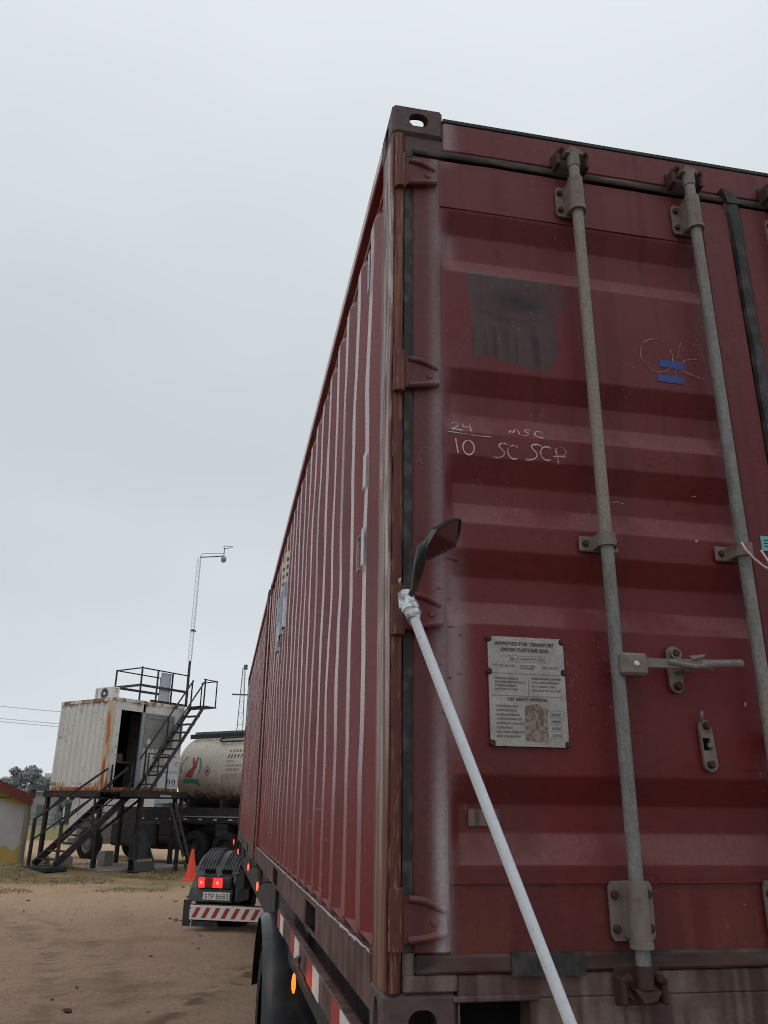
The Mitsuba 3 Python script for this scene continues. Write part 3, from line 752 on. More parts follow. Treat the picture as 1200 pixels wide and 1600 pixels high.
# --- approval plate on the left door
def approval_plate(c):
    x0, x1, z0, z1 = .254, .453, .632, .897
    notch = Polygon([(x0, z0), (x1, z0), (x1, z1), (x0, z1)])
    rv = [(x0 + .004, z0 + .006), (x1 - .002, z0 + .006), (x0 + .002, z1 - .006), (x1 - .003, z1 - .008), (x0 + .001, z1 - .088), (x1 - .002, z1 - .085)]
    for r in rv: notch = notch.difference(disc(r, .0085))
    yb = -.004
    k = add('approval_plate', prism(notch, [0, yb + .006, 0], X1, Z1, .0045), 'plate_steel', c)
    tag(k, 'grey metal customs and safety approval plate')
    each('rivet', [lathe([(0, -.006), (.005, -.005), (.007, 0), (.007, .008)], [a, yb + .004, b], 'y', 12) for a, b in rv], 'rust_bolt', k, smooth=30)
    yt = yb + .0015 - .0008
    def tx(s, h, x, z, w=None, bold=False): return text(s, h, [x, yt, z], X1, Z1, .0005, bold, w)
    big = [tx('APPROVED FOR TRANSPORT', .0085, x0 + .018, z1 - .0215, .157, True), tx('UNDER CUSTOMS SEAL', .0085, x0 + .032, z1 - .0365, .128, True),
           tx('CSC SAFETY APPROVAL', .0078, x0 + .046, z0 + .1075, .104, True)]
    for b_ in (big[:2], big[2:]): add('heading', b_, 'ink', k)
    small = [tx('RAL-E  6484V/TV-0344', .0068, x0 + .056, z1 - .058, .092), tx('TYPE', .0032, x0 + .012, z1 - .0725), tx('1CC-SC-109', .0056, x0 + .028, z1 - .0755, .038), tx('MANUFACTURERS', .0034, x0 + .082, z1 - .0735, .040),
             tx('NO OF THE CONTAINER', .0034, x0 + .082, z1 - .0795, .036), tx('8N6-5402', .0056, x0 + .140, z1 - .0765, .040)]
    for i, s in enumerate(('OWNER AND ADDRESS OF', 'REGD CONTAINER SERVICE CO', 'ST MICHAEL BARBADOS', 'DATED BY CITY REF')):
        small.append(tx(s, .0046, x0 + .014, z1 - .106 - i * .0088, (.062, .080, .056, .060)[i]))
    for i, s in enumerate(('TIMBER COMPONENT TREATMENT', 'FOR ALL TIMBER COMPONENTS', 'IM / TIMBOR / 2003', 'RADALEUM FHP-60 / 2003')):
        small.append(tx(s, .0042, x0 + .110, z1 - .104 - i * .0096, (.078, .070, .062, .074)[i]))
    for i, s in enumerate(('DATE MANUFACTURED', 'IDENTIFICATION NO', 'MAXIMUM GROSS MASS', 'ALLOW STACK MASS 1.8G', 'RACKING TEST LOAD VALUE', 'TARE MASS', 'FIRST MAINT EXAM DATE', 'NEXT EXAMINATION')):
        small.append(tx(s, .0046, x0 + .016, z0 + .092 - i * .0102, (.056, .052, .060, .064, .070, .040, .068, .058)[i]))
    for i, s in enumerate(('30480 KG', '192000 KG', '15240 KG', '2230 KG')):
        small.append(tx(s, .0062, x0 + .157, z0 + .074 - i * .0165, .024))
    tag(add('lettering', small, 'ink_faint', k), kind='stuff')
    ln = [box(x0 + .008, x1 - .008, yt, yt + .0004, z, z + .0009) for z in (z1 - .092, z1 - .146)]
    ln += [box(x0 + .101, x0 + .1018, yt, yt + .0004, z1 - .146, z1 - .092), box(x0 + .050, x0 + .153, yt, yt + .0004, z1 - .0475, z1 - .0469), box(x0 + .050, x0 + .153, yt, yt + .0004, z1 - .0625, z1 - .0619)]
    for i in range(5): ln.append(box(x0 + .150, x1 - .012, yt, yt + .0004, z0 + .086 - i * .0165, z0 + .0866 - i * .0165))
    add('ruled_line', ln, 'ink_faint', k)
    add('rust_stain', [prism(Polygon([(x0 + .088, z0 + .014), (x0 + .146, z0 + .010), (x0 + .149, z0 + .088), (x0 + .120, z0 + .102), (x0 + .090, z0 + .094)]), [0, yt + .0003, 0], X1, Z1, .0004)], 'plate_rust', k)
approval_plate(near)

# --- chalk, tape and small marks on the left door
def arc(cx, cz, rx, rz, a0, a1, n=24):
    a = np.radians(np.linspace(a0, a1, n)); return np.stack([cx + rx * np.cos(a), cz + rz * np.sin(a)], 1)
def S(x, z, w, h, lean=.3):
    t = np.array([(1.0, .92), (.75, 1.0), (.45, .97), (.32, .82), (.45, .66), (.66, .48), (.68, .28), (.5, .1), (.2, .02), (-.1, .04)])
    return np.stack([x + w * t[:, 0], z + h * t[:, 1]], 1)
def C(x, z, w, h):
    return np.vstack([arc(x + w * .55, z + h * .5, w * .5, h * .5, 50, 300, 20)])
chalk = []
R = lambda pts, w=.0026: chalk.append(ribbon(pts, w, on_door, .006))
R([(.176, 1.484), (.184, 1.493), (.196, 1.490), (.194, 1.480), (.182, 1.470), (.172, 1.464), (.184, 1.466), (.206, 1.464)])
R([(.212, 1.494), (.207, 1.478), (.228, 1.480)]); R([(.230, 1.496), (.229, 1.462)])
R([(.162, 1.456), (.200, 1.454), (.245, 1.451), (.285, 1.452)], .0018)
R([(.340, 1.470), (.346, 1.484), (.352, 1.472), (.358, 1.486), (.368, 1.490), (.371, 1.468)])
R(S(.380, 1.466, .026, .026)); R(C(.415, 1.464, .030, .026))
R([(.184, 1.437), (.190, 1.394)], .003); R(arc(.220, 1.413, .016, .021, 80, 445), .003)
R(S(.292, 1.390, .044, .046), .003); R(C(.330, 1.392, .036, .040), .003)
R(S(.385, 1.392, .046, .050), .003); R(C(.425, 1.396, .038, .042), .003)
R([(.472, 1.434), (.478, 1.388)], .003); R([(.462, 1.410), (.500, 1.412)], .0024)
add('chalk_writing', chalk, 'chalk', DOOR, label='white chalk marks reading 24 MSC 10 SC SCP')
chalk = []
R([(.472, 1.434), (.492, 1.440), (.504, 1.428), (.496, 1.414), (.478, 1.414)], .002)
R(arc(.815, 1.775, .052, .056, 60, 390, 40), .0022)
R([(.900, 1.832), (.884, 1.775)], .0018); R([(.868, 1.706), (.872, 1.738), (.960, 1.690 + .02)], .002); R([(.880, 1.732), (.906, 1.770), (.958, 1.782)], .0028)
R([(.640, 1.30), (.660, 1.304), (.680, 1.300)], .0016)
add('chalk_writing', chalk, 'chalk_faint', DOOR, label='faint chalk letters OK')
bk = []
for s_ in ([(.072, 1.352), (.086, 1.368), (.082, 1.354), (.092, 1.350)], [(.078, 1.376), (.086, 1.388), (.096, 1.378)], [(.086, 1.392), (.098, 1.400)]):
    bk.append(ribbon(s_, .002, on_frame, .004))
add('pen_mark', bk, 'ink_faint', DOOR)
def sticker(x0, x1, z0, z1, skew, m, name, lab):
    f = lambda u, w: np.stack([x0 + (x1 - x0) * u + .004 * w, door_y(x0 + (x1 - x0) * u, z0 + (z1 - z0) * w) - .0022, z0 + (z1 - z0) * w + skew * u + .0012 * np.sin(u * 23)], -1)
    add(name, grid(np.linspace(0, 1, 12), np.linspace(0, 1, 5), f), m, DOOR, label=lab)
sticker(.818, .898, 1.738, 1.763, -.004, 'blue_tape', 'blue_tape', 'upper strip of blue tape')
sticker(.808, .894, 1.688, 1.711, -.002, 'blue_tape', 'blue_tape', 'lower strip of blue tape')
add('teal_label', [box(1.066, 1.115, -.0022, -.0006, 1.178, 1.222)], 'teal_label', DOOR, label='pale teal sticker on the door frame')
add('label_print', [box(1.074, 1.11, -.0028, -.0023, z, z + .003) for z in (1.208, 1.199, 1.190)], 'ink', DOOR)
add('paper_scrap', [hull(np.array([x, door_y(np.array(x), np.array(z)) - .004, z]) + (rng.random((6, 3)) - .5) * [.016, .006, .010]) for x, z in ((.868, 1.193), (.895, 1.335))] + [hull(np.array([.945, -.006, .752]) + (rng.random((6, 3)) - .5) * [.012, .008, .014])], 'sealant', DOOR)
add('faded_label', [box(.205, .283, door_y(np.array(.24), np.array(.47)) - .003, door_y(np.array(.24), np.array(.47)) - .001, .452, .490)], 'dirty_red', DOOR)
# plastic seal wire hanging from the second rod
sw = [tube([[.952, -.075, 1.170], [.955, -.082, 1.150], [.975, -.084, 1.125], [1.005, -.080, 1.105], [1.03, -.076, 1.098]], .0032, 8),
      tube([[1.012, -.068, 1.155], [1.026, -.078, 1.115], [1.034, -.078, 1.08], [1.05, -.075, 1.03], [1.052, -.072, .96]], .003, 8),
      tube([[1.03, -.076, 1.098], [1.06, -.07, 1.095], [1.08, -.065, 1.100]], .0035, 8)]
tag(add('seal_wire', sw, 'pink_wire', smooth=True), 'pale pink plastic seal strip looped round the right rod of the left door', 'seal')

# --- labels and letters on the left side of the near container
def on_side(y0, y1, z0, z1, m, name, lab, ny=60, nz=14, off=.003, parent=None, parts=None):
    def f(y, z):
        d = corrug(y - .428) + .012
        return np.stack([np.maximum(d - off - .006, -.001), y, z], -1)
    k = add(name, grid(np.linspace(y0, y1, ny), np.linspace(z0, z1, nz), f), m, parent, label=lab)
    return k
on_side(3.95, 4.35, 1.74, 2.30, 'decal_grey', 'side_marking', 'grey and white block letters far along the side', parent=near)
on_side(4.35, 4.68, 1.66, 2.10, 'decal_grey', 'side_marking', None, parent=near)
on_side(3.92, 4.42, 2.08, 2.32, 'decal_cream', 'side_marking', 'cream number panel', off=.004, parent=near)
for i in range(6):
    for j in range(3):
        y = 3.96 + .075 * i; z = 2.12 + .06 * j
        on_side(y, y + .03, z, z + .03, 'decal_dark', 'number_block', None, 4, 3, .0046, near)
on_side(.41, .455, 1.19, 1.31, 'decal_grey', 'side_label', 'small pale label on the first rib', 8, 4, parent=near)
on_side(.40, .45, 1.44, 1.56, 'decal_cream', 'side_label', None, 8, 4, parent=near)
on_side(.41, .445, 2.18, 2.34, 'decal_grey', 'side_label', None, 8, 4, parent=near)
add('label_holder', [box(-.002, .004, .500, .508, 1.19, 1.29), box(-.002, .004, .465, .508, 1.291, 1.296), box(-.002, .004, .465, .508, 1.184, 1.189)], 'sealant', near)
add('dark_patch', box(.0445, .048, .20, .31, 1.335, 1.385), 'decal_dark', near)

with Frame((-.012, L + .085, -.012), -.004):
    far_c = container('shipping_container', 'red shipping container further off, loaded directly ahead of the first', False)
    on_side(5.55, 5.9, 1.75, 2.40, 'decal_grey', 'side_marking', 'grey blue marking at its far end', parent=far_c)

# ------------------------------------------------------------------ semi-trailer
tr = thing('semi_trailer', 'dark skeletal semi trailer carrying the red containers, with red and white tape along its rail', 'trailer')
for x in (.70, 1.62): add('main_beam', [box(x, x + .12, -.05, 12.25, -.42, -.14, .004)], 'grime_shade', tr)
for y in (.09, 2.0, 4.0, 5.95, 6.23, 8.1, 10.2, 12.1): add('cross_member', box(.05, W - .05, y - .06, y + .06, -.139, -.004, .004), 'grime_shade', tr)
for s in (0, 1):
    fx = (lambda a: a) if s == 0 else (lambda a: W - a)
    def bx(a0, a1, *r): return box(min(fx(a0), fx(a1)), max(fx(a0), fx(a1)), *r)
    add('side_rail', [bx(-.012, .02, -.02, 2.86, -.092, -.012, .003)], 'rail', tr)
    add('side_beam', [bx(.075, .12, -.02, 12.2, -.30, -.012, .004)], 'grime_shade', tr)  # dark inner side added so the gap under the container goes black
    if s == 0:
        for (y0, y1) in ((2.45, 2.82), (1.66, 2.04), (1.00, 1.36), (.36, .70), (-.01, .2)):
            ym = (y0 + y1) / 2
            add('reflective_tape', box(-.0142, -.0125, ym, y1, -.091, -.013), 'reflect_red', tr, label='red half of a reflective strip')
            add('reflective_tape', box(-.0142, -.0125, y0, ym, -.091, -.013), 'reflect_white', tr, label='white half of a reflective strip')
def wheel(parent, xc, y, z, r, w, side, rimm='rim'):
    s = side
    pr = [(r * .56, -w / 2), (r * .80, -w / 2 - .006), (r * .95, -w / 2 + .012), (r, -w / 2 + .05), (r, w / 2 - .05), (r * .95, w / 2 - .012), (r * .80, w / 2 + .006), (r * .56, w / 2)]
    tk = add('tyre', lathe(pr, [xc, y, z], 'x', 44), 'tyre', parent, smooth=40)
    gr = []
    for k in range(44):
        a = k * 2 * math.pi / 44
        for o in (-.3, .3):
            c = np.array([xc + o * w, y + (r + .002) * math.cos(a), z + (r + .002) * math.sin(a)])
            t = np.array([0, -math.sin(a), math.cos(a)])
            gr.append(bar(c - t * .022, c + t * .022, w * .26, .016, (0, math.cos(a), math.sin(a))))
    tag(add('tread', gr, 'tyre', tk), kind='stuff')
    e = s * w * .32
    pr2 = [(r * .57, e), (r * .52, e - s * .01), (r * .48, e - s * .09), (r * .28, e - s * .10), (r * .24, e - s * .02), (r * .12, e + s * .01), (0, e + s * .01)]
    add('rim', lathe(pr2, [xc, y, z], 'x', 32), rimm, tk, smooth=30)
def fender(parent, x0, x1, y, z, r, a0, a1, m, drop=0., name='mudguard', th=.008, n=30, lip=.03):
    a = np.radians(np.linspace(a0, a1, n))
    path = np.stack([y + r * np.cos(a), z + r * np.sin(a)], 1)
    if drop: path = np.vstack([path, [[path[-1, 0] - .01, path[-1, 1] - drop * .5], [path[-1, 0] - .0, path[-1, 1] - drop]]])
    nn = len(path)
    xs = np.array([x0, x0 + lip, x0 + lip * 2, (x0 + x1) / 2, x1 - lip, x1])
    dz = np.array([-.022, -.004, 0, .006, 0, -.02])
    d = np.gradient(path, axis=0); d /= np.linalg.norm(d, axis=1, keepdims=True)
    nr = np.stack([d[:, 1], -d[:, 0]], 1)
    if (nr[nn // 4] @ (path[nn // 4] - [y, z])) < 0: nr = -nr
    V = []
    for o in (0, -th):
        for i in range(nn):
            for x, h in zip(xs, dz):
                q = path[i] + nr[i] * (h + o); V.append([x, q[0], q[1]])
    F = []
    k = len(xs)
    for l in (0, 1):
        for i in range(nn - 1):
            for j in range(k - 1):
                b = l * nn * k + i * k + j
                q = [[b, b + 1, b + k + 1], [b, b + k + 1, b + k]]
                F += q if l else [t[::-1] for t in q]
    B = nn * k
    for i in range(nn - 1):
        for j in (0, k - 1): b = i * k + j; F += [[b, b + k, B + b + k], [b, B + b + k, B + b]]
    for j in range(k - 1):
        for i in (0, nn - 1): b = i * k + j; F += [[b, b + 1, B + b + 1], [b, B + b + 1, B + b]]
    return add(name, TM(V, F), m, parent, smooth=35)
for y in (.72, 3.52):
    add('axle', tube([[.2, y, -.70], [W - .2, y, -.70]], .065, 14), 'grime_shade', tr, smooth=40)
    add('mudguard_stay', [bar([.28, y - .5, -.30], [.08, y - .5, -.30], .03, .03), bar([.28, y + .45, -.3], [.08, y + .45, -.3], .03, .03)], 'grime_shade', tr)
    for s, xc in ((-1, .14), (1, W - .14)):
        wheel(tr, xc, y, -.70, .50, .34, s)
        fender(tr, *((-.062, .34) if s < 0 else (W - .34, W + .062)), y, -.70, .60, 12, 178, 'plastic_black', drop=.36)
tp = [tube([[.25, 1.55, -.25], [.02, 1.50, -.16], [-.045, 1.49, -.045]], .008, 8), hull(np.array([-.04, 1.47, -.045]) + (rng.random((10, 3)) - .5) * [.05, .06, .045])]
add('lamp_bracket', tp, 'galvanised', tr, smooth=30)
def side_lamp(y, z, h, rgb, lab):
    pr = [(0, -h), (.004, -h * .9), (.007, -h * .5), (.0085, 0), (.007, h * .5), (.004, h * .9), (0, h)]
    m = lathe(pr, [0, 0, 0], 'z', 14)
    m = TM(np.array(m.vertices) * [1.0, 2.1, 1] + [-.05, y, z], m.faces)
    return add('marker_lamp', m, 'lamp_red', tr, smooth=True, label=lab, **glow({}, rgb))
side_lamp(1.44, -.112, .033, (1.5, .15, .012), 'lit orange marker lamp nearest the camera')
for y, z, k in ((4.30, -.021, 1.0), (5.95, -.0, .9), (9.25, -.02, .8)):
    side_lamp(y, z, .030, (1.3 * k, .085 * k, .05 * k), 'lit red marker lamp')
    add('lamp_bracket', tube([[.08, y + .02, z + .02], [-.035, y + .02, z + .03]], .006, 6), 'grime_shade', tr)
side_lamp(11.9, -.005, .04, (1.2, .08, .05), 'lit red marker lamp')
for k, lab in list(labels.items()):
    pass

# ------------------------------------------------------------------ tractor unit under the front of the trailer
with Frame((-.67, 11.5, 0), -.42):
    t = thing('truck_tractor', 'dark truck tractor turned out from under the trailer, red tail lamps lit', 'truck')
    for x in (.78, 1.52): add('chassis_rail', box(x, x + .08, .02, 5.2, -.62, -.36, .004), 'grime_shade', t)
    add('fifth_wheel', [lathe([(0, 0), (.42, 0), (.45, .03), (.42, .06), (0, .06)], [1.2, 1.0, -.34], 'z', 32)], 'grime_shade', t, smooth=30)
    def rear(s):
        fx = (lambda a: a) if s == 0 else (lambda a: 2.40 - a)
        def bx(a0, a1, *r): return box(min(fx(a0), fx(a1)), max(fx(a0), fx(a1)), *r)
        for xa in (.13, .46): wheel(t, fx(xa), .78, -.69, .51, .29, -1 if s == 0 else 1, 'grime_shade')
        # double hump mudguard with a flat back
        k = fender(t, *sorted((fx(-.04), fx(.72))), .75, -.69, .545, 20, 150, 'fender_grey')
        for xa, xb in ((.01, .31), (.40, .70)):
            ribs = []
            x0, x1 = sorted((fx(xa), fx(xb)))
            fender(t, x0, x1, .75, -.69, .572, 28, 148, 'fender_grey', name='mudguard_hump')
            for q in np.linspace(x0 + .03, x1 - .03, 6):
                a = np.radians(np.linspace(35, 150, 22))
                ribs.append(tube(np.stack([0 * a + q, .75 + .582 * np.cos(a), -.69 + .582 * np.sin(a)], 1), .009, 6))
            tag(add('rib', ribs, 'fender_grey', k, smooth=True), kind='stuff')
        bk = [hull([[fx(a), b, c] for a, b, c in ((.02, .30, -.33), (.68, .30, -.33), (-.01, .10, -.62), (.66, .10, -.62), (-.03, .05, -.80), (.66, .05, -.80), (.02, .34, -.33), (.68, .34, -.33), (-.03, .09, -.80), (.66, .09, -.80))])]
        add('mudguard_back', bk, 'fender_grey', t)
        add('back_slot', [bx(.15, .32, .205, .214, -.43, -.375), bx(.42, .58, .205, .214, -.43, -.375)], 'black_hole', t)
        add('back_ledge', [bx(.12, .35, .165, .195, -.462, -.45), bx(.40, .62, .165, .195, -.462, -.45)], 'fender_grey', t)
        add('lamp_base', bx(.115, .655, .045, .12, -.625, -.468, .006), 'plastic_black', t)
        for xa, xb, on in ((.135, .235, 1), (.2355, .365, 0), (.3655, .515, 1), (.5155, .64, 2)):
            m = bx(xa, xb, .030, .046, -.612, -.480, .005)
            if on == 1: add('tail_lamp', m, 'lamp_red', t, label='lit red tail lamp', **glow({}, (1.1, .016, .016)))
            elif on == 0: add('tail_lamp', m, 'lamp_dim', t, label='unlit dark red tail lamp')
            else: add('reversing_lamp', m, 'plastic_black', t)
        for xa in (.185, .44):
            add('lamp_bulb', lathe([(0, -.012), (.014, -.010), (.024, 0)], [fx(xa), .0285, -.545], 'y', 16), 'lamp_red', t, smooth=True, **glow({}, (2.6, .12, .09)))
    rear(0); rear(1)
    pk = add('number_plate', box(.225, .645, .030, .044, -.775, -.672, .004), 'reflect_white', t, label='pale number plate reading STP 8683')
    each('letter', [TM(q.vertices, q.faces) for q in text('STP 8683', .066, [.245, .0296, -.757], X1, Z1, .001, True, .38).split(only_watertight=False)], 'print_dark', pk)
    bp = [box(.07, 2.33, -.045, -.030, -1.03, -.84, .003)]
    bk = add('bumper', bp, 'reflect_white', t, label='white bumper board with slanted red stripes')
    st = []
    clip = Polygon([(.072, -1.005), (2.328, -1.005), (2.328, -.868), (.072, -.868)])
    for q in np.arange(-.05, 2.4, .152):
        pg = Polygon([(q, -1.005), (q + .068, -1.005), (q + .145, -.868), (q + .077, -.868)]).intersection(clip)
        if pg.area > 1e-4: st.append(prism(pg, [0, -.0455, 0], X1, Z1, .001))
    for s_ in st: add('stripe', s_, 'reflect_red', bk)
    add('bumper_beam', [box(.05, 2.35, -.029, .05, -1.04, -.83, .006), box(.10, .50, -.02, .02, -1.12, -1.045, .004)], 'grime_shade', t)
    for s in (0, 1):
        x = -.06 if s == 0 else 2.33
        add('mud_flap', box(x, x + .12, .01, .025, -1.125, -.78, .003), 'grime_shade', t)
    add('toolbox', box(.69, .76, .1, .5, -.80, -.40, .01), 'fender_grey', t)
    add('air_hose', [tube([[.66, .1, -.44], [.75, .0, -.42], [.80, .05, -.40], [.9, .3, -.38]], .012, 8), tube([[.86, .4, -.3], [.95, .9, -.06], [1.05, 1.3, -.08], [1.1, 1.8, -.2]], .014, 8)], 'rubber', t, smooth=True)
    cab = add('cab', [hull([[x, y, z] for x in (.02, 2.38) for y, z in ((3.2, -.5), (5.3, -.5), (5.35, .35), (5.1, 1.35), (4.6, 1.75), (3.2, 1.75))])], 'red_door', t, smooth=20)
    add('windscreen', hull([[x, y, z] for x in (.15, 2.25) for y, z in ((5.365, .40), (5.14, 1.25), (5.355, .40), (5.13, 1.25))]), 'glass_dark', cab)
    for x in (.018, 2.382): add('side_window', box(x - .004, x + .004, 4.2, 5.0, .45, 1.2), 'glass_dark', cab)
    for x in (.15, 2.25): wheel(t, x, 4.6, -.69, .51, .3, -1 if x < 1 else 1)

# ------------------------------------------------------------------ inspection mirror on a pole
pa, pb = np.array([.040, -.075, .938]), np.array([.297, -.285, .116])
pdir = (pa - pb) / np.linalg.norm(pa - pb)
kfoot = (pb[2] + Z0 - .005) / (pdir[2])
pfoot = pb - pdir * kfoot
mk = thing('inspection_mirror', 'small black framed mirror taped to a white pole, propped against the container door', 'mirror')
ts = np.linspace(0, 1, 40)[:, None]
add('pole', tube(pfoot * (1 - ts) + (pa + pdir * .02) * ts, .0118, 20), 'white_pole', mk, smooth=True)
wr = []
for k in range(16):
    u = k / 15
    c = pa + pdir * (.062 * u - .025)
    rr = .0145 + .0055 * math.sin(u * math.pi) + .003 * rng.random()
    d = pdir + (rng.random(3) - .5) * .9; d /= np.linalg.norm(d)
    o = (rng.random(3) - .5) * .005
    wr.append(tube([c + o - d * .010, c + o, c + o + d * .010], [rr * .90, rr, rr * .92], 14))
wr += [hull(pa + pdir * .055 + np.array([-.010, -.004, .012]) + (rng.random((8, 3)) - .5) * [.010, .008, .028])]
add('tape_wrap', wr, 'tape_wrap', mk, smooth=30)
# the mirror head: drawn in its own tilted plane
hc = np.array([.114, -.105, 1.113])
hn = np.array([.77, -.56, -.31]); hn /= np.linalg.norm(hn)
hx = np.array([1.0, 0, 0]); hx = hx - hn * (hx @ hn); hx /= np.linalg.norm(hx)
hz = np.array([0, 0, 1.0]); hz = hz - hn * (hz @ hn); hz = hz - hx * (hz @ hx); hz /= np.linalg.norm(hz)
# outline in photograph-like axes: corners of the kite, rounded
P3 = np.array([[.060, -.142, 1.046], [.062, -.154, 1.072], [.087, -.144, 1.116], [.139, -.096, 1.158], [.167, -.067, 1.177], [.173, -.058, 1.176], [.174, -.041, 1.147], [.162, -.039, 1.114], [.072, -.127, 1.047]])
q2 = np.stack([(P3 - hc) @ hx, (P3 - hc) @ hz], 1)
outer = Polygon(q2).buffer(.0018)
inner = Polygon(q2).buffer(-.0014)
rim_ = outer.difference(inner)
sgn = 1 if np.cross(hx, hz) @ hn > 0 else -1
add('housing', [prism(outer.buffer(-.001), hc - hn * .012, hx, hz, sgn * .010), prism(rim_, hc - hn * .002, hx, hz, sgn * .005)], 'plastic_black', mk, smooth=30)
add('glass', prism(inner.buffer(.001), hc - hn * .002, hx, hz, sgn * .0018), 'mirror_glass', mk)
q_ = np.array([.058, -.155, 1.062]) - hn * .008
neck = [pa + pdir * .02, pa * .68 + q_ * .32 + [0, 0, .004], pa * .32 + q_ * .68, q_, q_ + (P3[2] - q_) * .45 - hn * .004]
add('neck', tube(neck, [.006, .008, .013, .0145, .006], 14), 'plastic_black', mk, smooth=True)

# ------------------------------------------------------------------ site office on its steel stand
OFF, OA = (-3.458, 23.237, 0), .79
OZ, OT = .914, 3.502
with Frame(OFF, OA):
    o = thing('site_office', 'white rust streaked container cabin with an open doorway, raised on a steel stand', 'cabin')
    OW, OD = 2.70, 2.52
    # corrugated wall facing left
    ys = np.linspace(.34, OD - .10, 160)
    def lw(y, z):
        d = np.interp(((y - .34) % .265), [0, .06, .10, .165, .205, .265], [0, 0, .045, .045, 0, 0])
        return np.stack([.015 + d, y, z], -1)
    add('wall', grid(ys, np.linspace(OZ + .10, OT - .10, 6), lw), 'office', o, smooth=25)
    add('wall', [box(.06, OW - .02, OD - .06, OD - .03, OZ + .1, OT - .1), box(OW - .05, OW - .02, .06, OD - .07, OZ + .1, OT - .1)], 'office', o)
    add('corner_post', [box(.0, .05, .0, .34, OZ + .02, OT - .02, .004)], 'office_rust', o, label='bright orange rusty corner post')
    add('corner_post', [box(0, .05, OD - .10, OD, OZ, OT, .004), box(OW - .05, OW, 0, .06, OZ + .1, OT - .1, .004), box(OW - .05, OW, OD - .06, OD, OZ + .1, OT - .1, .004)], 'office', o)
    add('corner_post', [box(.0505, .27, .0, .04, OZ + .02, OT - .10, .004)], 'office', o)
    add('roof_rail', [box(-.01, OW, -.012, .05, OT - .10, OT + .005, .006), box(-.01, .05, .0505, OD, OT - .10, OT + .003, .006), box(OW - .05, OW, .0505, OD, OT - .1, OT + .003, .006), box(-.01, OW, OD - .05, OD + .01, OT - .1, OT + .002, .006)], 'office', o)
    add('bottom_rail', [box(.28, OW, -.005, .04, OZ, OZ + .10, .004), box(0, .05, .06, OD, OZ, OZ + .1, .004)], 'office_rust', o)
    add('roof', grid(np.linspace(.0, OW, 40), np.linspace(0, OD, 3), lambda x, y: np.stack([x, y, OT - .02 + .012 * np.sin(x * 40)], -1)), 'office', o)
    add('floor', box(.05, OW - .05, .04, OD - .06, OZ + .01, OZ + .09), 'interior', o)
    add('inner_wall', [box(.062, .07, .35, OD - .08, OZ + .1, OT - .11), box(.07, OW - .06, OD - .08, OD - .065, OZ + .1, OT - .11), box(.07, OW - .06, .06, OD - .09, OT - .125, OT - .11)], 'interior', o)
    # door jambs, window panels and lower wall
    add('door_frame', [box(1.055, 1.165, -.018, .05, OZ + .1, 3.165, .006)], 'frame_grey', o, label='grey upright of the doorway')
    add('wall', [box(.27, 1.06, .002, .04, 3.166, OT - .105), box(1.166, OW - .055, .002, .04, 3.166, OT - .105), box(2.33, OW - .055, .003, .04, OZ + .105, 3.165)], 'office', o)
    wi = add('window', [box(1.17, 2.33, -.012, .0, 3.105, 3.165, .004), box(1.17, 2.33, -.014, .03, 2.16, 2.225, .004), box(2.27, 2.33, -.012, .03, 2.226, 3.104, .004), box(1.665, 1.695, -.012, .03, 2.226, 3.104, .004), box(1.17, 2.27, -.0122, -.002, 2.69, 2.702)], 'panel_grey', o, label='boarded grey window beside the doorway')
    hole = Polygon([(1.19, 2.226), (1.664, 2.226), (1.664, 3.104), (1.19, 3.104)]).difference(Polygon([(1.32, 2.25), (1.50, 2.30), (1.47, 2.44), (1.33, 2.43)]))
    add('board', [prism(hole, [0, .012, 0], X1, Z1, .01), box(1.696, 2.269, .002, .012, 2.226, 3.104)], 'panel_grey', wi)
    add('curtain_rail', box(1.25, 2.25, -.030, -.015, 3.03, 3.06), 'frame_grey', wi)
    add('bright_gap', box(1.33, 1.49, .02, .03, 2.25, 2.44), 'white_paint', wi, label='white patch seen through the hole in the board')
    lowx = np.linspace(1.166, 1.86, 60)
    add('wall', grid(lowx, np.linspace(OZ + .1, 2.16, 3), lambda x, z: np.stack([x, .018 * np.clip(np.sin(x * 34) * 1.6, -1, 1) + .022, z], -1)), 'office', o, smooth=25)
    add('wall', box(1.861, 2.33, .003, .03, OZ + .105, 2.159), 'office', o)
    sg = add('safety_sign', box(1.87, 2.665, -.016, .0, 1.03, 2.07, .003), 'sign_white', o, label='white safety notice board with round symbols')
    ro = [(2.50, 1.22), (2.30, 1.22)]
    add('round_symbol', [prism(disc(c, .078, 20), [0, -.0166, 0], X1, Z1, .0015) for c in ro], 'sign_blue', sg)
    add('round_symbol', [prism(disc((2.56, 1.74), .07, 20).difference(disc((2.56, 1.74), .05, 20)), [0, -.0166, 0], X1, Z1, .0015), prism(disc((2.0, 1.78), .08, 20).difference(disc((2.0, 1.78), .055, 20)), [0, -.0166, 0], X1, Z1, .0015)], 'sign_red', sg)
    add('figure', [prism(disc(c, .028, 12), [0, -.0184, 0], X1, Z1, .0012) for c in ((2.50, 1.245), (2.30, 1.245))] + [box(c - .03, c + .03, -.0196, -.0184, 1.165, 1.205) for c in (2.5, 2.3)], 'sign_white', sg)
    pr = [box(2.20, 2.64, -.0175, -.0162, 1.475, 1.49), box(2.36, 2.62, -.0175, -.0162, 1.525, 1.54), box(2.2, 2.62, -.0175, -.0162, 1.09, 1.10), box(2.28, 2.6, -.0175, -.0162, 1.12, 1.127), box(1.9, 2.18, -.0175, -.0162, 1.62, 1.635)]
    pr += [box(1.95 + .1 * k, 2.02 + .1 * k, -.0175, -.0162, 1.94, 1.975) for k in range(6)]
    add('print', pr, 'print_dark', sg)
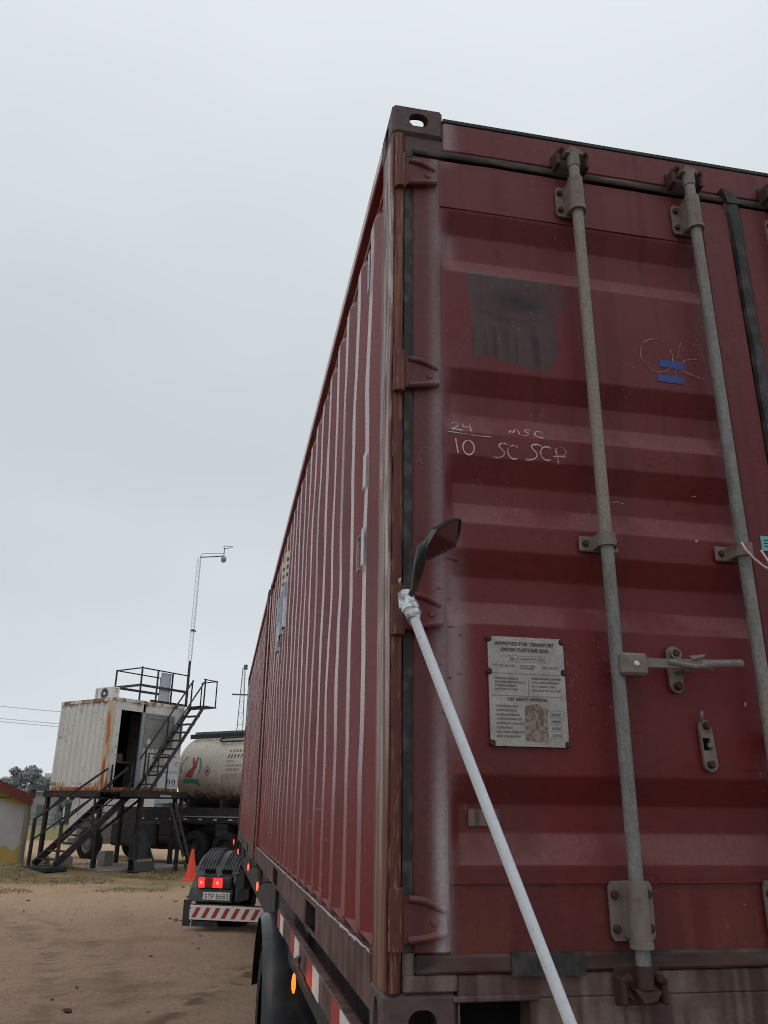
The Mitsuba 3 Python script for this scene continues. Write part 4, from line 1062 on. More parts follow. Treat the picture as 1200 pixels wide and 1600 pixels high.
    pl = add('name_plate', box(1.98, 2.55, -.018, .0, .80, .91, .003), 'reflect_white', o, label='narrow white plate with red lettering under the notice board')
    each('letter', [TM(q.vertices, q.faces) for q in text('AC ARCO', .06, [2.05, -.0186, .83], X1, Z1, .001, True, .42).split(only_watertight=False)], 'sign_red', pl)
    # things inside
    ck = thing('work_table', 'dim table with boxes just inside the cabin doorway', 'table')
    add('table_top', box(.75, 1.75, .75, 1.35, 1.72, 1.77), 'clutter', ck)
    for a, b in ((.80, .8), (1.7, .8), (.8, 1.3), (1.7, 1.3)): add('leg', box(a - .02, a + .02, b - .02, b + .02, OZ + .09, 1.72), 'clutter', ck)
    tag(add('carton', [box(.85, 1.20, .85, 1.2, 1.771, 2.0, .01)], 'clutter'), 'cardboard box on the table inside the cabin', 'box')
    tag(add('monitor', [box(.90, 1.22, 1.22, 1.27, 2.06, 2.34, .01), box(1.03, 1.09, 1.23, 1.26, 1.771, 2.06), box(.95, 1.17, 1.21, 1.32, 1.7705, 1.79)], 'frame_grey'), 'grey screen on the table inside the cabin', 'screen')
    # air conditioner
    a = thing('air_conditioner', 'white outdoor air conditioner unit on the cabin roof', 'air conditioner')
    AX, AV, AH = .34, .66, .40
    add('casing', [box(AX, AX + .30, AV, AV + .78, OT + .0, OT + AH, .015)], 'ac_white', a)
    add('fan_grille', [lathe([(.145, 0), (.165, -.008), (.18, 0)], [AX - .002, AV + .32, OT + .20], 'x', 28)] + [tube([[AX - .006, AV + .32 + .15 * math.cos(q), OT + .20 + .15 * math.sin(q)], [AX - .006, AV + .32 - .15 * math.cos(q), OT + .20 - .15 * math.sin(q)]], .003, 5) for q in np.linspace(0, math.pi, 10)], 'frame_grey', a, smooth=30)
    add('fan', [lathe([(0, 0), (.145, 0), (.145, .002), (0, .002)], [AX - .0018, AV + .32, OT + .20], 'x', 28)], 'grime_shade', a)
    add('fan_hub', [lathe([(0, -.012), (.04, -.010), (.05, 0)], [AX - .003, AV + .32, OT + .20], 'x', 20)], 'ac_white', a)
    each('vent_slot', [box(AX - .003, AX + .001, AV + .64, AV + .72, OT + .06 + .055 * k, OT + .08 + .055 * k) for k in range(6)] + [box(AX + .12, AX + .22, AV - .003, AV + .0005, OT + .24 + .05 * k, OT + .255 + .05 * k) for k in range(3)], 'grime_shade', a)
    each('foot', [box(AX + .02, AX + .28, y, y + .06, OT - .018, OT - .0005) for y in (AV + .1, AV + .6)], 'grime_shade', a)
    # roof guard rail with the mast post
    g = thing('guard_rail', 'black steel guard rail standing round half of the cabin roof', 'railing')
    RZ = OT + .0
    pst = [(.87, .02, 1.0), (1.50, .02, .98), (2.10, .02, .96), (.87, 1.20, .98), (2.66, 1.20, .98)]
    for x, y, h in pst: add('post', box(x - .022, x + .022, y - .022, y + .022, RZ, RZ + h + .02, .003), 'black_paint', g)
    add('post', box(2.72, 2.785, -.012, .05, RZ + .003, RZ + 1.46, .004), 'black_paint', g, label='tall post that carries the mast')
    for z, w in ((.98, .036), (.46, .075)):
        add('rail', [bar([.87, .02, RZ + z], [2.72, .02, RZ + z], .03, w)], 'black_paint', g)
        add('rail', [bar([.87, .02, RZ + z], [.87, 1.2, RZ + z], .03, w), bar([.87, 1.2, RZ + z], [2.66, 1.2, RZ + z], .03, w)], 'black_paint', g)
    add('kick_board', box(1.3, 2.75, -.005, .03, RZ + .006, RZ + .07), 'rusty_frame', g)
    tag(add('plastic_sheet', box(1.66, 2.08, .06, .066, RZ + .02, RZ + .95), 'polycarb'), 'pale translucent looking sheet leaning behind the roof guard rail', 'panel')
    # steel stand
    s = thing('steel_stand', 'rusty dark steel stand that carries the white cabin', 'stand')
    PZ = OZ - .004
    add('deck', [box(-.45, 1.86, -1.25, -.02, PZ - .05, PZ - .003), box(1.861, 2.79, -.35, -.02, PZ - .05, PZ - .003), box(-.1, 2.8, .0, OD + .05, PZ - .05, PZ)], 'rusty_frame', s)
    add('edge_beam', [box(-.47, 1.90, -1.28, -1.2505, PZ - .17, PZ + .01, .004), box(1.865, 1.90, -1.25, -.36, PZ - .17, PZ + .008, .004), box(-.12, -.1005, -.0, OD + .1, PZ - .17, PZ + .01, .004), box(2.8005, 2.9, 0, OD + .1, PZ - .17, PZ, .004), box(-.1, 2.8, OD + .051, OD + .1, PZ - .17, PZ, .004)], 'rusty_frame', s)
    for x, y in ((.0, .1), (.0, OD), (2.75, .1), (2.75, OD), (1.4, .1)):
        gz = -Z0 - .02
        add('leg', box(x - .055, x + .055, y - .055, y + .055, gz, PZ - .051, .006), 'rusty_frame', s)
    each('brace', [bar([.0, OD - .04, .35], [.0, OD - .75, PZ - .12], .05, .05), bar([.05, .1, -.2], [1.38, .1, PZ - .2], .05, .05)], 'rusty_frame', s)
    add('leg', box(1.76, 1.85, -1.24, -1.15, -Z0 - .05, PZ - .051, .005), 'rusty_frame', s)
    add('leg', box(.30, .39, -1.24, -1.15, -Z0 - .05, PZ - .051, .005), 'rusty_frame', s)
    ld = thing('ladder', 'dark metal ladder leaning under the deck edge, right of the folding steps', 'ladder')
    for d_ in (0, .20): add('rail', bar([1.16 + d_, -1.42, .62], [1.86 + d_, -1.62, -Z0 - .02], .035, .06), 'black_paint', ld)
    for k in range(6):
        q = (k + .7) / 6.4
        add('rung', bar([1.16 + .70 * q, -1.42 - .2 * q, .62 - 1.82 * q], [1.36 + .70 * q, -1.42 - .2 * q, .62 - 1.82 * q], .03, .03), 'black_paint', ld)
    add('yellow_mark', bar([1.70, -1.59, -.80], [1.73, -1.60, -.88], .045, .07), 'yellow', ld)
    add('fish_plate', box(.9, 1.3, -1.292, -1.281, PZ - .15, PZ - .09), 'frame_grey', s, label='small pale plate on the deck edge')
    # lower stair
    st = thing('lower_stair', 'dark steel stair with handrails rising from the dirt to the cabin doorway', 'stairs')
    va, vb = -.10, -.95
    def sp(u, v, z): return np.array([u, v, z])
    u0, z0_, u1, z1_ = -1.98, -.90, .10, .80
    for v in (va, vb): add('stringer', [bar(sp(u0, v, z0_), sp(u1, v, z1_), .05, .17)], 'rusty_frame', st)
    for k in range(9):
        q = (k + .6) / 9.2
        u, z = u0 + (u1 - u0) * q, z0_ + (z1_ - z0_) * q + .02
        add('tread', box(u - .12, u + .13, vb + .03, va - .03, z - .02, z + .012, .003), 'rusty_frame', st)
    add('foot_plate', [box(u0 - .30, u0 + .30, vb - .12, va + .12, -1.04, -.93, .01)], 'rusty_frame', st)
    for v, ua in ((va, u0 - .15), (vb, u0 + .05)):
        add('rail_post', [box(ua - .035, ua + .035, v - .035, v + .035, -.97, .20 if v == va else .10, .004)], 'rusty_frame', st)
        add('handrail', [bar(sp(ua - .02, v, .17 if v == va else .08), sp(u1 - .15, v, 1.50), .04, .05)], 'rusty_frame', st)
        add('handrail', [bar(sp(ua, v, -.33), sp(u1 + .1, v, 1.13), .03, .035)], 'rusty_frame', st)
    add('rail_post', [box(u0 + .95, u0 + .99, vb - .02, vb + .02, .02, .78)], 'rusty_frame', st)
    add('rail_post', [box(u1 - .02, u1 + .02, va - .02, va + .02, .83, 1.62), box(u1 - .02, u1 + .02, vb - .02, vb + .02, .83, 1.62)], 'rusty_frame', st)
    # upper stair
    us = thing('upper_stair', 'black steel stair slanting across the cabin front up to its roof', 'stairs')
    v0, v1 = -.12, -.70
    A0, A1 = (1.02, OZ + .02), (2.86, OT)
    for v, du in ((v0, 0), (v1, -.0)):
        add('stringer', [bar([A0[0] + du, v, A0[1]], [A1[0] + du, v, A1[1]], .035, .10)], 'black_paint', us)
        add('handrail', [bar([A0[0] + .02 + du, v, A0[1] + .88], [A1[0] + .0 + du, v, A1[1] + .84], .03, .04)], 'black_paint', us)
        for q in (.12, .52, .98):
            u, z = A0[0] + (A1[0] - A0[0]) * q + du, A0[1] + (A1[1] - A0[1]) * q
            add('rail_post', box(u - .018, u + .018, v - .018, v + .018, z, z + .88), 'black_paint', us)
    for k in range(10):
        q = (k + .7) / 10
        u, z = A0[0] + (A1[0] - A0[0]) * q, A0[1] + (A1[1] - A0[1]) * q
        add('tread', box(u - .11, u + .12, v1 + .02, v0 - .02, z - .015, z + .02, .003), 'black_paint', us)
    add('top_landing', box(2.80, 3.36, -.74, .0, OT - .03, OT + .01), 'black_paint', us)
    add('landing_rail', [bar([2.76, -.70, OT + .82], [3.34, -.70, OT + .82], .03, .03), bar([3.34, -.70, OT], [3.34, -.70, OT + .84], .03, .03), bar([3.34, -.02, OT], [3.34, -.02, OT + .84], .03, .03), bar([3.34, -.7, OT + .82], [3.34, -.02, OT + .82], .03, .03)], 'black_paint', us)
    add('landing_rail', [bar([.42, -1.2, OZ + .52], [1.15, -1.2, OZ + .52], .03, .03), bar([.42, -1.2, OZ + 1.0], [1.15, -1.2, OZ + 1.0], .03, .03), bar([1.15, -1.2, OZ], [1.15, -1.2, OZ + 1.02], .035, .035), bar([.42, -1.2, OZ], [.42, -1.2, OZ + 1.02], .035, .035)], 'black_paint', us)
    # lattice mast with camera
    m_ = thing('lattice_mast', 'thin pale lattice mast with a camera arm, standing on the roof guard rail post', 'mast')
    MX, MY, MB, MT = 2.755, .02, RZ + 1.462, RZ + 4.98
    cor = [(MX + .072 * math.cos(q), MY + .072 * math.sin(q)) for q in (0.5, 2.6, 4.7)]
    add('upright', [tube([[x, y, MB], [x, y, MT]], .008, 6) for x, y in cor], 'lattice_pale', m_)
    zz = np.arange(MB, MT, .12)
    lc = []
    for i in range(len(zz) - 1):
        for q in range(3):
            a_, b_ = cor[q], cor[(q + 1) % 3]
            if i % 2: a_, b_ = b_, a_
            lc.append(tube([[a_[0], a_[1], zz[i]], [b_[0], b_[1], zz[i + 1]]], .0045, 4))
    tag(add('lacing', lc, 'lattice_pale', m_), kind='stuff')
    jr = np.array([math.cos(-OA), math.sin(-OA)])    # towards the right of the yard
    add('joint_collar', [box(MX - .06, MX + .06, MY - .06, MY + .06, MB + .98, MB + 1.03), tube([[MX, MY, MB + 1.0], [MX + .1 * jr[0], MY + .1 * jr[1], MB + .98]], .025, 8)], 'black_paint', m_)
    E0, E1 = np.array([MX, MY, MT]), np.array([MX + .80 * jr[0], MY + .80 * jr[1], MT + .10])
    add('arm', [bar(E0, E1, .03, .03), tube([E0 + [0, 0, .0], E0 + (E1 - E0) * .12 + [0, 0, .13], E1 + [0, 0, .10]], .009, 6)], 'lattice_dark', m_)
    cb = lathe([(0, -.13), (.05, -.12), (.085, -.07), (.095, 0), (.08, .06), (.03, .09), (0, .09)], E1 + [0, 0, -.10], 'z', 18)
    add('camera_dome', cb, 'frame_grey', m_, smooth=True)
    add('antenna', [tube([E1 + [0, 0, -.05], E1 + [0, 0, .30]], .014, 6), tube([E1 + [-.05, 0, .30], E1 + [.02, .0, .37], E1 + np.r_[jr * .3, .35], E1 + np.r_[jr * .1, .28], E1 + [-.04, 0, .28]], .012, 6)], 'lattice_dark', m_)

# mound details around the stand
def gz(x, y): return float(ground_z(np.array(float(x)), np.array(float(y))))
with Frame(OFF, OA):
    tag(add('concrete_slab', [hull([[x, y, z] for x in (-.6, 2.9) for y in (-.9, 1.6) for z in (-Z0 - .1, -Z0 + .10)] )], 'concrete'), 'low grey concrete slab under the steel stand', 'slab')
    bl = [box(.72, 1.04, .55, .85, -Z0 + .102, -Z0 + .50, .015)]
    tag(add('concrete_block', bl, 'concrete'), 'square concrete block standing on the slab beneath the cabin', 'block')
    tag(add('log', [tube([[-.55, .55, -Z0 + .27], [-.15, 1.05, -Z0 + .27]], .16, 16)], 'wood', smooth=40), 'short log lying on the slab behind the lower stair', 'log')
    tag(add('log', [tube([[-1.2, .75, -Z0 + .34], [-.8, 1.1, -Z0 + .30]], .13, 16)], 'wood', smooth=40), 'stubby log lying left of the concrete slab behind the lower stair', 'log')
    fs = thing('folding_steps', 'dark grey folding steps with black and yellow striped treads beneath the cabin', 'steps')
    ax, ay = .22, -1.40
    add('riser', [hull([[ax + a, ay + b, z] for a in (0, .66) for b, z in ((0, -Z0 - .02), (.03, -Z0 - .02), (.12, -Z0 + .36), (.15, -Z0 + .36))])], 'dark_step', fs)
    add('riser', [hull([[ax + a + .03, ay + b, z] for a in (0, .60) for b, z in ((.34, -Z0 - .02), (.37, -Z0 - .02), (.36, -Z0 + .74), (.39, -Z0 + .74))])], 'dark_step', fs)
    add('side_panel', [hull([[ax + a, ay + b, z] for a in (.66, .69) for b, z in ((.02, -Z0 - .02), (.40, -Z0 - .02), (.12, -Z0 + .36), (.40, -Z0 + .78))])], 'dark_step', fs)
    for (b, z) in ((.02, -Z0 + .06), (.13, -Z0 + .37)):
        td = add('tread', box(ax - .02, ax + .68, ay + b - .02, ay + b + .26, z, z + .025, .004), 'dark_step', fs)
        for k in range(6):
            q = ax + .10 + k * .09
            add('hazard_stripe', prism([(q, z - .055), (q + .045, z - .055), (q + .075, z - .002), (q + .03, z - .002)], [0, ay + b - .022, 0], X1, Z1, .002), 'yellow', td)
    add('backrest', box(ax + .05, ax + .64, ay + .40, ay + .43, -Z0 + .74, -Z0 + 1.0, .005), 'dark_step', fs)

# ------------------------------------------------------------------ tank truck
TA = math.atan2(-.66, .75)
with Frame((-.25, 27.1, 0), TA):
    k = thing('tank_truck', 'cream tank truck with a belly darkened by dirt and painted shade, and a red and green emblem, behind the cabin', 'truck')
    R_, ZC, TL, TS = 1.16, 1.60, 6.6, -1.02
    def tankp(s, a, r=R_): return np.stack([s, -r * np.cos(a), ZC + r * np.sin(a)], -1)   # a = height angle on the near side
    prof = [(r_, TS + q_) for r_, q_ in [(0, -.20), (.45, -.18), (.80, -.12), (1.02, -.03), (1.12, .07), (R_, .2)]] + [(R_, q) for q in np.linspace(TS + .3, TL - .3, 30)] + [(1.12, TL - .07), (1.0, TL + .03), (.6, TL + .12), (0, TL + .14)]
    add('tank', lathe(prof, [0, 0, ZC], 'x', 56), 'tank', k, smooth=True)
    each('tank_band', [lathe([(R_ + .001, -.03), (R_ + .012, -.03), (R_ + .012, .03), (R_ + .001, .03)], [q, 0, ZC], 'x', 56) for q in (TS + .22, 3.0, 5.6)], 'tank', k, smooth=30)
    add('catwalk', [box(TS + .1, TL - .2, -.42, -.36, ZC + R_ - .02, ZC + R_ + .15), box(TS + .1, TL - .2, .36, .42, ZC + R_ - .02, ZC + R_ + .15), box(TS + .1, TL - .2, -.36, .36, ZC + R_ + .02, ZC + R_ + .05)], 'lattice_dark', k)
    add('catwalk_edge', [bar([TS + .1, -.62, ZC + R_ - .02], [TL - .4, -.62, ZC + R_ + .02], .05, .14)], 'grime_shade', k)
    add('hose_rail', [tube([[4.2, -.83, ZC + .93], [.72, -.83, ZC + .93], [.56, -.82, ZC + .96], [.54, -.76, ZC + 1.02], [.70, -.70, ZC + 1.06], [1.4, -.70, ZC + 1.07]], .028, 8)], 'rubber', k, smooth=True)
    add('manhole', [lathe([(0, .32), (.28, .32), (.30, .28), (.30, 0)], [q, 0, ZC + R_ - .04], 'z', 24) for q in (1.6, 4.6)], 'frame_grey', k, smooth=30)
    # print on the tank
    def patch(pts, m, name, label=None, r=R_ + .004):
        polys = pts if isinstance(pts, list) and isinstance(pts[0], Polygon) else [pts if isinstance(pts, Polygon) else Polygon(pts)]
        out = []
        for pg in polys:
            vv, ff = trimesh.creation.triangulate_polygon(pg.buffer(0), engine='earcut')
            mm = trimesh.Trimesh(vv if vv.shape[1] == 3 else np.c_[vv, 0 * vv[:, 0]], ff, process=False).subdivide_to_size(.09)
            v2 = np.array(mm.vertices) - [.52, 0, 0]
            out.append(TM(tankp(v2[:, 0], v2[:, 1] / R_, r), mm.faces))
        return tag(add(name, out, m, k, label=label), kind='stuff' if len(out) > 9 else None)
    def at(z): return math.asin(np.clip((z - ZC) / R_, -1, 1)) * R_
    def q(s, z): return (s, at(z))
    # red figure (a plain curved blaze), green ribbon and an arc of letters
    patch([q(.00, 1.42), q(.30, 1.40), q(.36, 1.60), q(.46, 1.72), q(.46, 2.02), q(.40, 2.06), q(.36, 1.86), q(.26, 2.05), q(.20, 2.03), q(.30, 1.74), q(.14, 1.62), q(.01, 1.52)], 'emblem_red', 'emblem', 'red emblem')
    patch([q(-.16, 1.18), q(-.05, 1.24), q(.10, 1.22), q(.25, 1.24), q(.42, 1.21), q(.58, 1.13), q(.63, 1.22), q(.56, 1.30), q(.62, 1.37), q(.46, 1.35), q(.25, 1.38), q(.02, 1.38), q(-.14, 1.34), q(-.06, 1.27)], 'emblem_green', 'emblem_ribbon', 'green ribbon of the emblem')
    ltr = []
    for a in np.linspace(200, 125, 7): ltr.append(Polygon([(.22 + .42 * math.cos(math.radians(a)) + dx, at(1.72) + .40 * math.sin(math.radians(a)) + dz) for dx, dz in ((-.045, -.02), (.02, -.03), (.045, .02), (-.02, .03))]))
    patch(ltr, 'emblem_dark', 'emblem_letter')
    ltr = []
    for a in np.linspace(48, -22, 7): ltr.append(Polygon([(.22 + .42 * math.cos(math.radians(a)) + dx, at(1.72) + .40 * math.sin(math.radians(a)) + dz) for dx, dz in ((-.05, -.02), (.04, -.03), (.05, .02), (-.04, .03))]))
    patch(ltr, 'emblem_green', 'emblem_letter')
    def ring(cs, cz, a, b, w):
        o_ = Polygon([(cs, at(cz) + b), (cs + a, at(cz)), (cs, at(cz) - b), (cs - a, at(cz))])
        return o_.difference(o_.buffer(-w))
    patch([ring(.93, 1.60, .15, .20, .045)], 'print_faint', 'hazard_diamond')
    patch([Polygon([(.93, at(1.60) + .08), (1.0, at(1.60)), (.93, at(1.6) - .08), (.86, at(1.6))])], 'emblem_red', 'hazard_symbol')
    patch([ring(1.30, 1.08, .15, .20, .03), ring(.98, 1.10, .07, .16, .03)], 'print_faint', 'hazard_diamond')
    patch([disc((.42, at(.92)), .13, 18).difference(disc((.42, at(.92)), .105, 18)), Polygon([(.38, at(.92) - .06), (.50, at(.92) - .05), (.40, at(.92) + .05)])], 'print_dark', 'filler_mark')
    tl = []
    for row, (z, h, n) in enumerate(((2.22, .10, 5), (2.05, .12, 5), (1.89, .055, 4), (1.76, .055, 8), (1.64, .055, 7))):
        for j in range(n):
            s0 = 1.66 + j * (.13 if row < 2 else .08)
            tl.append(Polygon([(s0 + .02, at(z) - h / 2), (s0 + .075 - (.02 if row > 1 else 0), at(z) - h / 2), (s0 + .095 - (.03 if row > 1 else 0), at(z) + h / 2), (s0 + .035, at(z) + h / 2)]))
    patch(tl, 'print_dark', 'data_lettering')
    patch([Polygon([(1.52, at(1.40)), (2.6, at(1.40)), (2.6, at(1.40) + .02), (1.52, at(1.40) + .02)]), Polygon([(1.52, at(.98)), (1.55, at(.98)), (1.55, at(1.39)), (1.52, at(1.39))]), Polygon([(1.52, at(.97) - .02), (1.75, at(.97) - .02), (1.75, at(.97)), (1.52, at(.97))])] +
          [Polygon([(1.56 + .09 * j, at(1.46)), (1.63 + .09 * j, at(1.46)), (1.63 + .09 * j, at(1.46) + .03), (1.56 + .09 * j, at(1.46) + .03)]) for j in range(9)] + [Polygon([(1.7 + .14 * j, at(1.07)), (1.77 + .14 * j, at(1.07)), (1.74 + .14 * j, at(1.12))]) for j in range(5)], 'print_faint', 'data_box')
    # chassis
    for y in (-.45, .37): add('chassis_rail', box(-5.4, TL, y, y + .08, .12, .40), 'grime_shade', k)
    add('tank_saddle', [box(q_, q_ + .12, -1.0, 1.0, .30, .75) for q_ in (-.5, .9, 2.6, 4.8)], 'grime_shade', k)
    add('side_bar', [box(-.9, TL, -1.24, -1.20, .215, .245)], 'frame_grey', k, label='pale edge strip under the tank')
    add('side_skirt', [box(-3.4, TL, -1.20, -1.16, .06, .50)], 'grime_shade', k)
    each('undertray', [box(TS - .2, TL, -1.0, 1.0, .0, .40), box(-3.5, TL - 1, -.55, .55, -.80, -.01)], 'grime_shade', k)  # boxes added beneath the tank to block light coming through
    each('wheel_guard', [box(a_, b_, -1.17, -.75, -.35, .055, .02) for a_, b_ in ((-1.45, -.45), (.95, 1.4), (2.2, 3.0))], 'grime_shade', k)
    each('air_tank', [tube([[a_, -.95, -.42], [a_ + .9, -.95, -.42]], .20, 16) for a_ in (-1.45, 2.15)], 'grime_shade', k)
    add('reflector', [box(q_, q_ + .12, -1.245, -1.205, .13, .165) for q_ in np.arange(-2.2, TL - .2, .62)], 'reflect_white', k)
    for q_ in (-.75 + .83, 1.33, 3.6, 4.9, 6.1):
        for yy, sd in ((-1.02, -1), (1.02, 1)):
            pr = [(.29, -.15), (.42, -.156), (.49, -.135), (.515, -.1), (.515, .1), (.49, .135), (.42, .156), (.29, .15)]
            tk = add('tyre', lathe(pr, [q_, yy, -Z0 + .50], 'y', 36), 'tyre', k, smooth=40)
            add('rim', lathe([(.30, sd * .10), (.26, sd * .02), (.15, sd * .02), (.12, sd * .08), (0, sd * .08)], [q_, yy, -Z0 + .50], 'y', 24), 'grime_shade', tk, smooth=30)
    add('fuel_tank', [box(-3.7, -1.6, -1.16, -.5, -.72, .05, .08)], 'grime_shade', k)
    # cab with its wheel arch
    cb = Polygon([(-5.75, -.55), (-5.75, .35), (-5.62, 1.25), (-5.35, 1.75), (-4.12, 1.75), (-4.12, -.05), (-4.19, -.05), (-4.22, .0), (-4.45, .16), (-4.75, .22), (-5.05, .12), (-5.28, -.1), (-5.36, -.45), (-5.36, -.55)])
    cab = add('cab', [prism(cb, [0, -1.18, 0], X1, Z1, -2.36)], 'white_paint', k, label='white cab seen in pieces below the cabin')
    add('side_window', [box(-5.3, -4.2, -1.19, -1.1795, .75, 1.4), box(-5.3, -4.2, 1.1795, 1.19, .75, 1.4)], 'glass_dark', cab)
    add('door_seam', [box(-4.12, -4.10, -1.188, -1.1798, -.2, 1.5), box(-5.36, -5.34, -1.188, -1.1798, .2, 1.5)], 'grime_shade', cab)
    add('bumper', box(-5.95, -5.7, -1.2, 1.2, -.78, -.40, .03), 'white_paint', cab)
    add('mirror', [box(-5.62, -5.50, -1.42, -1.28, .70, 1.1, .02)], 'plastic_black', cab)
    for yy, sd in ((-1.02, -1), (1.02, 1)):
        tk = add('tyre', lathe([(.29, -.15), (.42, -.156), (.49, -.135), (.515, -.1), (.515, .1), (.49, .135), (.42, .156), (.29, .15)], [-4.77, yy, -Z0 + .50], 'y', 36), 'tyre', k, smooth=40)
        add('rim', lathe([(.30, sd * .10), (.26, sd * .02), (.15, sd * .02), (.12, sd * .08), (0, sd * .08)], [-4.77, yy, -Z0 + .50], 'y', 24), 'rim', tk, smooth=30)

# ------------------------------------------------------------------ traffic cone
cx, cy = -.83, 20.4
cz = gz(cx, cy)
cn = thing('traffic_cone', 'plain orange traffic cone standing on the dirt behind the truck tractor', 'traffic cone')
add('body', [lathe([(.028, .72), (.030, .725), (.032, .72), (.145, .035), (.150, .03)], [cx, cy, cz], 'z', 28)], 'cone_orange', cn, smooth=30)
add('base', [box(cx - .19, cx + .19, cy - .19, cy + .19, cz - .02, cz + .034, .010)], 'cone_orange', cn)

# ------------------------------------------------------------------ shed at the left
with Frame((-6.28, 27.3, 0), .32):
    s = thing('shed', 'small pale shed with yellow stained wall and red roof at the left edge', 'shed')
    add('wall', [box(-4.0, 0, 0.002, .15, -Z0 - .2, .70), box(-4.0, 0, 3.2, 3.35, -Z0 - .2, .98), box(-.15, -.001, .15, 3.2, -Z0 - .2, .98), box(-4, -3.85, .15, 3.2, -Z0 - .2, .98)], 'wall', s)
    def rz_(x): return .80 + .66 * np.clip((-x + .1) / 1.5, 0, 2.2)
    rf = lambda y0, y1: grid(np.linspace(-3.2, .16, 60), np.linspace(y0, y1, 6), lambda x, y: np.stack([x, y, rz_(x) + .012 * np.sin(x * 42)], -1))
    add('roof', rf(-.26, 3.6), 'red_roof', s, smooth=25)
    add('fascia', [hull([[x, y, rz_(x) + dz] for x in (-1.6, .14) for y in (-.28, -.262) for dz in (-.30, -.012)]), hull([[x, y, rz_(x) + dz] for x in (-3.2, -1.6) for y in (-.28, -.262) for dz in (-.30, -.012)])], 'red_roof', s)
    add('gable', hull([[x, y, z] for y in (.0, .15) for x, z in ((-4, .98), (0, .70), (-1.5, 1.38), (-3.2, 2.0), (-4., 2.0))]), 'wall', s)
    add('eave', [hull([[x, y, z] for x in (.02, .56) for y in (-.35, .5) for z in (.96, 1.09)]), hull([[x, y, z] for x in (.0, .2) for y in (-.2, .3) for z in (.72, .958)])], 'far_dark', s, label='dark overhanging end of the roof')
    add('corner_pole', tube([[.06, -.09, -Z0 - .1], [.05, -.08, .84]], .085, 12), 'wood', s, smooth=True)

# ------------------------------------------------------------------ far things
def leafy(name, label, x, y, h, r, seed, cat_='tree', n=2600, group=None, base=None, sx=1.0):
    g = np.random.default_rng(seed)
    k = thing(name, label, cat_, group)
    zb = -Z0 if base is None else base
    tr_ = [tube([[x, y, zb - .2], [x + .1, y, zb + h * .3], [x - .1, y, zb + h * .55]], [.16 * h / 5, .12 * h / 5, .05 * h / 5], 8)]
    cl = []
    for i in range(18):
        a, e = g.random() * 6.28, g.random() * 1.2 - .25
        c = np.array([x + sx * r * .72 * math.cos(a) * math.cos(e), y + r * .72 * math.sin(a) * math.cos(e), zb + h * .62 + h * .30 * math.sin(e)])
        cl.append((c, r * (.26 + .22 * g.random())))
        tr_.append(tube([[x, y, zb + h * .35], (np.array([x, y, zb + h * .4]) + c) / 2 + g.normal(size=3) * .1, c], [.035 * h / 5, .022 * h / 5, .008], 5))
    add('trunk', tr_, 'bark', k, smooth=True)
    V, F = [], []
    for i in range(n):
        c, rr = cl[g.integers(len(cl))]
        d = g.normal(size=3); d /= np.linalg.norm(d)
        p = c + d * rr * g.random() ** .45 * [1, 1, .8]
        s_ = .05 * h / 5 * (.6 + g.random()) * 1.5
        a_ = g.normal(size=3); a_ /= np.linalg.norm(a_); b_ = np.cross(a_, d); b_ /= np.linalg.norm(b_) + 1e-9
        j = len(V); V += [p - a_ * s_ - b_ * s_ * .5, p + a_ * s_ - b_ * s_ * .3, p + a_ * s_ * .6 + b_ * s_, p - a_ * s_ * .7 + b_ * s_ * .7]
        F += [[j, j + 1, j + 2], [j, j + 2, j + 3]]
    add('crown', TM(V, F), 'leaf', k)
leafy('tree', 'tall grey green tree beyond the yard, largest of those left of the cabin', -19.6, 90, 5.9, 2.0, 11, n=5200, sx=1.05)
leafy('tree', 'lower grey tree to the right of the largest tree, beside the cabin wall', -17.6, 92, 5.0, 1.5, 12, n=3200)
leafy('tree', 'small bare looking tree at the far left, above the red roof', -22.6, 96, 5.0, 1.3, 13, n=1200)
for i, (x, y, h, r) in enumerate(((-15.2, 88, 3.4, 1.6), (-12.4, 86, 2.8, 1.5), (-9.6, 87, 3.0, 1.6), (-6.8, 89, 2.6, 1.5))):
    leafy('bush', 'dull grey green bush in the far hedge, ' + ('first from the left', 'second from the left', 'third from the left', 'rightmost')[i] + ' behind the steel stand', x, y, h, r, 20 + i, 'bush', 1600, 'bushes of the far hedge')
def house(name, label, x0, x1, y, z1, m, roofm=None, rz=.5, win=()):
    k = thing(name, label, 'building')
    add('wall', box(x0, x1, y, y + 5, -Z0 - .2, z1), m, k)
    if roofm: add('roof', hull([[x0 - .3, y - .3, z1], [x1 + .3, y - .3, z1], [x0 - .3, y + 5.3, z1], [x1 + .3, y + 5.3, z1], [x0, y + 2.5, z1 + rz], [x1, y + 2.5, z1 + rz]]), roofm, k)
    for (a, b, c, d) in win: add('window', box(a, b, y - .03, y + .01, c, d), 'far_dark', k)
house('far_house', 'grey house beyond the yard, between the shed and the cabin', -19.6, -15.4, 84, 1.70, 'far_wall', 'far_dark', .25, ((-18.3, -17.4, -.3, .9), (-16.8, -16.0, -.4, .6)))
house('far_building', 'small white building rising behind the grey house', -18.2, -16.5, 93, 2.5, 'far_white', 'far_white', .2)
house('white_hut', 'tall white block standing behind the shed eave', -17.9, -17.2, 91.5, 3.7, 'far_white')
house('long_shed', 'long dark shed on the far side of the yard', -15.3, -3.0, 90.5, .9, 'far_dark', 'far_dark', .5)
fe = thing('yard_fence', 'low dark fence in front of the far houses', 'fence')
for i, x in enumerate(np.arange(-21, -3, 2.0)): add('post', box(x, x + .1, 72, 72.1, -Z0 - .1, -.1), 'far_dark', fe)
for z in (-.9, -.55, -.2): add('rail', box(-21, -3, 72.02, 72.08, z, z + .05), 'far_dark', fe)
